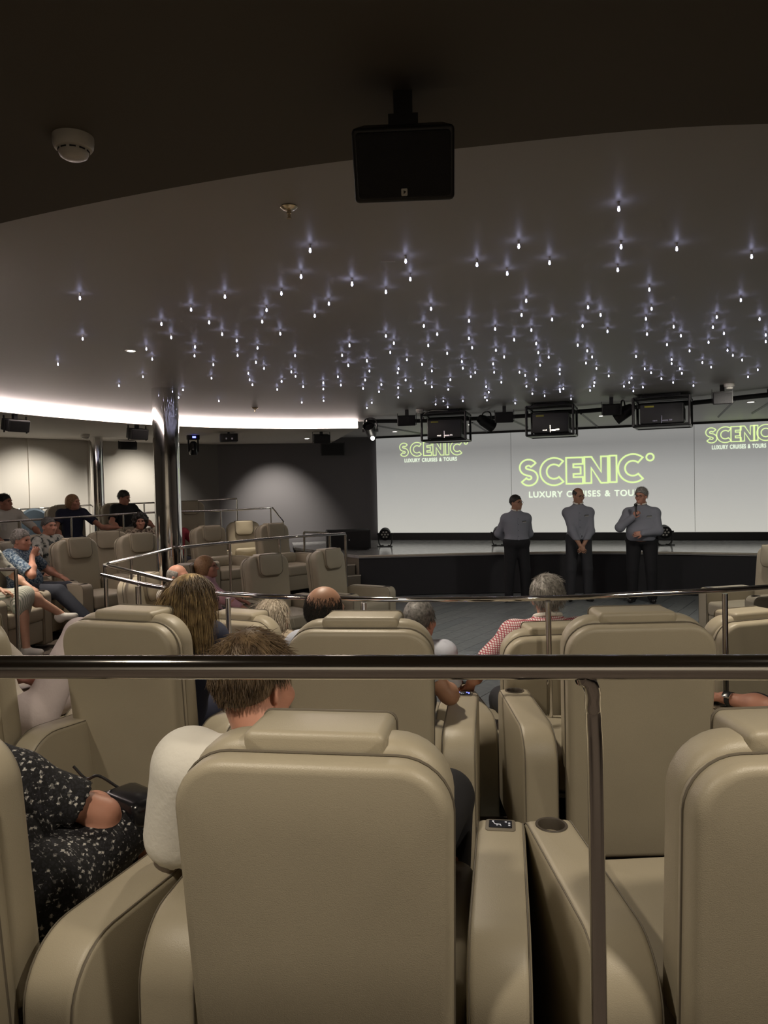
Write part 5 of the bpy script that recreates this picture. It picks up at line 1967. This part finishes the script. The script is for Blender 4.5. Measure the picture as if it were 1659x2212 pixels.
# person in pale trousers: legs crossed towards the left
J = seated(px=-.08, hx=-.35, hy=0.05, hz=-.08, kn=((-.16, .40, .56), (-.08, .36, .90)), an=((-.12, .46, .09), (-.22, .52, .70)), wr=((-.36, .2, .66), (-.1, .25, .70)), sw=.18)
J['toeR'] = np.array((-.36, .56, .66))
J['head'] = np.array((-.72, .0, 1.06)); J['neck'] = np.array((-.58, -.03, .97)); J['chest'] = np.array((-.36, -.08, .80)); J['shR'] = np.array((-.30, -.03, .93)); J['shL'] = np.array((-.58, -.03, .86)); J['elR'] = np.array((-.26, .12, .74)); J['elL'] = np.array((-.6, .1, .70)); J['wrR'] = np.array((-.25, .3, .70))
sit('LL2', 'person in pale mauve trousers with crossed legs at the frame edge', J, skin='pink', shirt=M['creamcloth'], sleeve=.4, trousers=M['paletrouser'], shoes=M['whiteshoe'], hair='short', hair_m=M['hairsalt'], h=.011, hh=.008)

J = seated(hx=.25, hy=.0, hz=-.05, wr=((-.40, .26, .655), (.3, .2, .66)), pole=((-.2, -1, .1), (1, -.6, -.4)), kn=((-.12, .40, .54), (.12, .40, .54)), sw=.19)
J['chest'] = np.array((.12, -.08, .85)); J['elL'] = np.array((-.32, .02, .665)); J['shL'] = np.array((-.10, -.08, .96))
t, A, R = sit('RR2', 'person resting a bare forearm with a smartwatch, at the right frame edge', J, skin='pink', shirt=M['blueshirt'], sleeve=.3, trousers=M['charcoal'], shoes=M['shoe'], hair='short', hair_m=M['hairbrown'], h=.010, hh=.008,
                 hL={'d': (-.45, .9, -.05), 'n': (0, 0, -1), 'curl': .35})
e_, w_ = Vector(A['elL']), Vector(A['wrL'])
ax_ = (w_ - e_).normalized()
wl = to_world(t, w_ - ax_ * .035)
t2 = thing('smartwatch', 'smartwatch with black band on the forearm at the right frame edge', 'watch', wl, -math.degrees(t.rotation_euler.z))
s1 = ax_.cross(Vector((0, 0, 1))).normalized()
s2 = s1.cross(ax_).normalized()
bb = MB()
bb.rings([[(s1 * math.cos(a) + s2 * math.sin(a)) * r_ + ax_ * x for a in [2 * math.pi * i / 24 for i in range(24)]] for x, r_ in ((-.012, .029), (-.012, .0315), (.012, .0315), (.012, .029), (-.012, .029))], cap=False)
bb.obj('band', M['black'], t2)
tl = (s1 * -.72 + s2 * .7).normalized()
fn = lambda u, v, d: tl * (.034 + d) + ax_ * v + ax_.cross(tl) * u
bb = MB()
bb.rprism(.034, .040, .010, .009, .003, fn, seg=4)
bb.obj('case', M['chrome2'], t2)
bb = MB()
bb.rprism(.030, .036, .003, .008, .001, lambda u, v, d: fn(u, v, d + .0055), seg=4)
bb.obj('dial', M['blackgloss'], t2)

J = seated(hx=.05, hy=.05, hz=.015, wr=((-.36, .2, .66), (.3, .2, .66)), sw=.19)
grey, A_g, R_g = sit('G', 'grey-haired man in a red checked shirt seen from behind the rail', J, skin='pink', shirt=M['gingham'], sleeve=.36, trousers=M['charcoal'], shoes=M['shoe'], hair='short', hair_m=M['hairgrey'], head_yaw=10, head_pitch=0, h=.012, hh=.006, grow=.008, collar=M['whitecloth'], bulk=1.1)
strands('hair_strands', A_g['head'], R_g, 1.0, 1500, .05, M['hairgrey'], grey, lambda q: (q[2] - .66 * q[1] > -.03) and q[2] > -.075 and not (abs(q[0]) > .055 and -.04 < q[1] < .03 and q[2] < .01), lambda q: (q[0] * 4 + .15, -.7, -.8 if q[2] < .1 else .1), r0=.0014, seg=5, droop=.8, lift=.010, base=(.089, .110, .101), seed=21)

J = seated(hx=.19, hy=.06, hz=-.135, wr=((-.2, .25, .66), (.35, .22, .66)), sw=.18)
J['shR'] = np.array((.33, -.02, .87)); J['elR'] = np.array((.37, .02, .66)); J['wrR'] = np.array((.36, .25, .66))
dg, A_d, R_d = sit('DG', 'man with dark grey hair and pale blue shirt half hidden by a recliner', J, skin='pink', shirt=M['blueshirt'], sleeve=.45, trousers=M['charcoal'], shoes=M['shoe'], hair='short', hair_m=M['hairsalt'], head_yaw=22, h=.011, hh=.006, grow=.004)
strands('hair_strands', A_d['head'], R_d, 1.0, 900, .035, M['hairsalt'], dg, lambda q: (q[2] - .66 * q[1] > -.02) and q[2] > -.07 and not (abs(q[0]) > .055 and -.04 < q[1] < .03 and q[2] < .01), lambda q: (q[0] * 4, q[1] * 3, -.6), r0=.0013, seg=4, droop=.8, lift=.008, base=(.083, .104, .096), seed=22)

J = seated(hx=.05, hy=.06, hz=-.18, wr=((-.3, .2, .66), (.25, .25, .67)), sw=.165)
lb, A_l, R_l = sit('LB', 'woman with pale blond bobbed hair seen from behind, third row', J, skin='pink', shirt=M['browndots'], sleeve=.4, trousers=M['charcoal'], shoes=M['shoe'], hair='bob', hair_m=M['hairpale'], head_yaw=15, h=.012, hh=.007)
strands('hair_strands', A_l['head'], R_l, 1.0, 700, lambda q: .16, M['hairpale'], lb, lambda q: (q[1] < .03 or q[2] > .09) and q[2] > .02, lambda q: (q[0] * 5, q[1] * 2 - .3, -.3), r0=.002, seg=7, droop=2.5, lift=.010, base=(.094, .111, .10), seed=25)

# --- the group at the left
J = seated(hx=.02, hy=.06, hz=-.07, wr=((-.36, .22, .66), (.05, .20, 1.07)), pole=((-1, -.5, -.5), (.9, .5, -.9)), kn=((-.12, .44, .55), (.14, .50, .55)), an=((-.12, .75, .25), (.12, .85, .22)))
J['elR'] = np.array((.26, .26, .75)); J['wrR'] = np.array((.10, .16, .95))
sit('H', 'white-haired man in a blue patterned shirt resting chin on hand', J, skin='pink', shirt=M['bluepattern'], sleeve=.42, trousers=M['denim'], shoes=M['shoe'], hair='short', hair_m=M['hairgrey'], head_yaw=-4, head_pitch=4, grow=.004, bulk=1.2, belly=.6, hh=.006,
    hR={'d': (-.35, .35, .75), 'n': (-.5, -.7, 0), 'curl': 1.0})
J = seated(hx=.0, hy=.04, hz=.03, wr=((-.36, .22, .66), (.36, .26, .66)), kn=((-.12, .42, .55), (.14, .46, .55)))
sit('GM', 'short-haired man in a leaf-print shirt behind the white-haired man', J, skin='pink', shirt=M['leafpattern'], sleeve=.42, trousers=M['denim'], shoes=M['shoe'], hair='thin', hair_m=M['hairsalt'], head_yaw=8, bulk=1.1, hh=.007)
J = seated(hx=-.05, hy=.04, hz=.0, wr=((-.30, .25, .66), (.20, .25, .70)), kn=((-.12, .42, .55), (.20, .40, .62)), an=((-.10, .50, .09), (-.05, .72, .34)))
J['knR'] = np.array((.05, .44, .64)); J['anR'] = np.array((-.18, .66, .40)); J['toeR'] = np.array((-.22, .80, .36))
J['knL'] = np.array((.10, .42, .54)); J['anL'] = np.array((.12, .46, .10)); J['toeL'] = np.array((.12, .61, .05))
sit('SK', 'woman in a green-and-white striped skirt with crossed legs and white shoes', J, skin='fair', shirt=M['leafpattern'], sleeve=.4, skirt=M['skirt'], shoes=M['whiteshoe'], hair='bob', hair_m=M['hairpale'], h=.011, hh=.008)
J = seated(hx=.05, hy=.05, hz=-.02, wr=((-.36, .22, .66), (.30, .30, .66)))
sit('c14', 'dark-haired man in a white shirt in the rear row', J, skin='pink', shirt=M['whitecloth'], sleeve=.5, trousers=M['denim'], shoes=M['shoe'], hair='short', hair_m=M['hairdark'], head_yaw=-30, hh=.007)
J = seated(hx=-.02, hy=.08, hz=-.05, wr=((-.62, .46, .72), (.25, .28, .60)), pole=((-.3, -1, -.6), (1, -.5, -.5)), sw=.17)
J['elL'] = np.array((-.38, .22, .74)); J['wrL'] = np.array((-.55, .40, .73))
sit('c13', 'short-haired woman in navy, one arm stretched out, rear row', J, skin='pink', shirt=M['navy'], sleeve=.3, trousers=M['navy'], shoes=M['shoe'], hair='bob', hair_m=M['hairginger'], head_yaw=-35, hh=.007)
J = seated(hx=.05, hy=.06, hz=.0, wr=((-.36, .24, .66), (.34, .28, .66)), kn=((-.14, .42, .60), (.14, .44, .72)))
sit('c12', 'man in a black shirt with dark hair seated in the rear row', J, skin='pink', shirt=M['blacktee'], sleeve=.35, trousers=M['charcoal'], shoes=M['shoe'], hair='short', hair_m=M['hairdark'], head_yaw=-25, head_pitch=14, bulk=1.2, hh=.007)
J = seated(hx=.0, hy=.06, hz=.0, wr=((-.3, .25, .66), (.30, .28, .66)))
sit('c5', 'woman with dark curly hair in a print blouse behind empty recliners', J, skin='pink', shirt=M['browndots'], sleeve=.3, trousers=M['denim'], shoes=M['shoe'], hair='curly', hair_m=M['hairdark'], head_yaw=30, hh=.007)
J = seated(hx=.0, hy=.05, hz=-.02, wr=((-.36, .22, .68), (.30, .28, .66)))
sit('cR', 'person in a red top almost hidden by the thick chrome column', J, skin='pink', shirt=M['red'], sleeve=.3, trousers=M['denim'], shoes=M['shoe'], hair='bob', hair_m=M['hairdark'], hh=.008)
J = seated(hx=.0, hy=.0, hz=-.13, wr=((-.36, .22, .66), (.38, .34, .66)), sw=.165)
sit('P2', 'old woman in pink with glasses and ginger-grey hair, looking up', J, skin='pink', shirt=M['pink'], sleeve=.85, trousers=M['denim'], shoes=M['shoe'], hair='bob', hair_m=M['hairginger'], head_yaw=0, head_pitch=-8, specs=True, hh=.006)
J = seated(hx=.0, hy=.10, hz=-.13, wr=((-.3, .25, .66), (.30, .28, .66)))
sit('P1', 'balding grey-haired man behind the blond woman', J, skin='pink', shirt=M['creamcloth'], sleeve=.5, trousers=M['charcoal'], shoes=M['shoe'], hair='ring', hair_m=M['hairgrey'], hh=.008, head_yaw=10)

# glass of amber drink held by the man in white
p = P(9, 1146, 10.9)
t = thing('drinking_glass', 'small glass of amber drink before the man in white', 'glass', p)
bb = MB()
bb.lathe([(.030, 0), (.036, .10), (.034, .10), (.028, .006)], 20)
bb.obj('tumbler', M['whiteplastic'], t)
bb = MB()
bb.lathe([(.0275, .008), (.0325, .075)], 20)
bb.obj('drink', M['drink'], t)
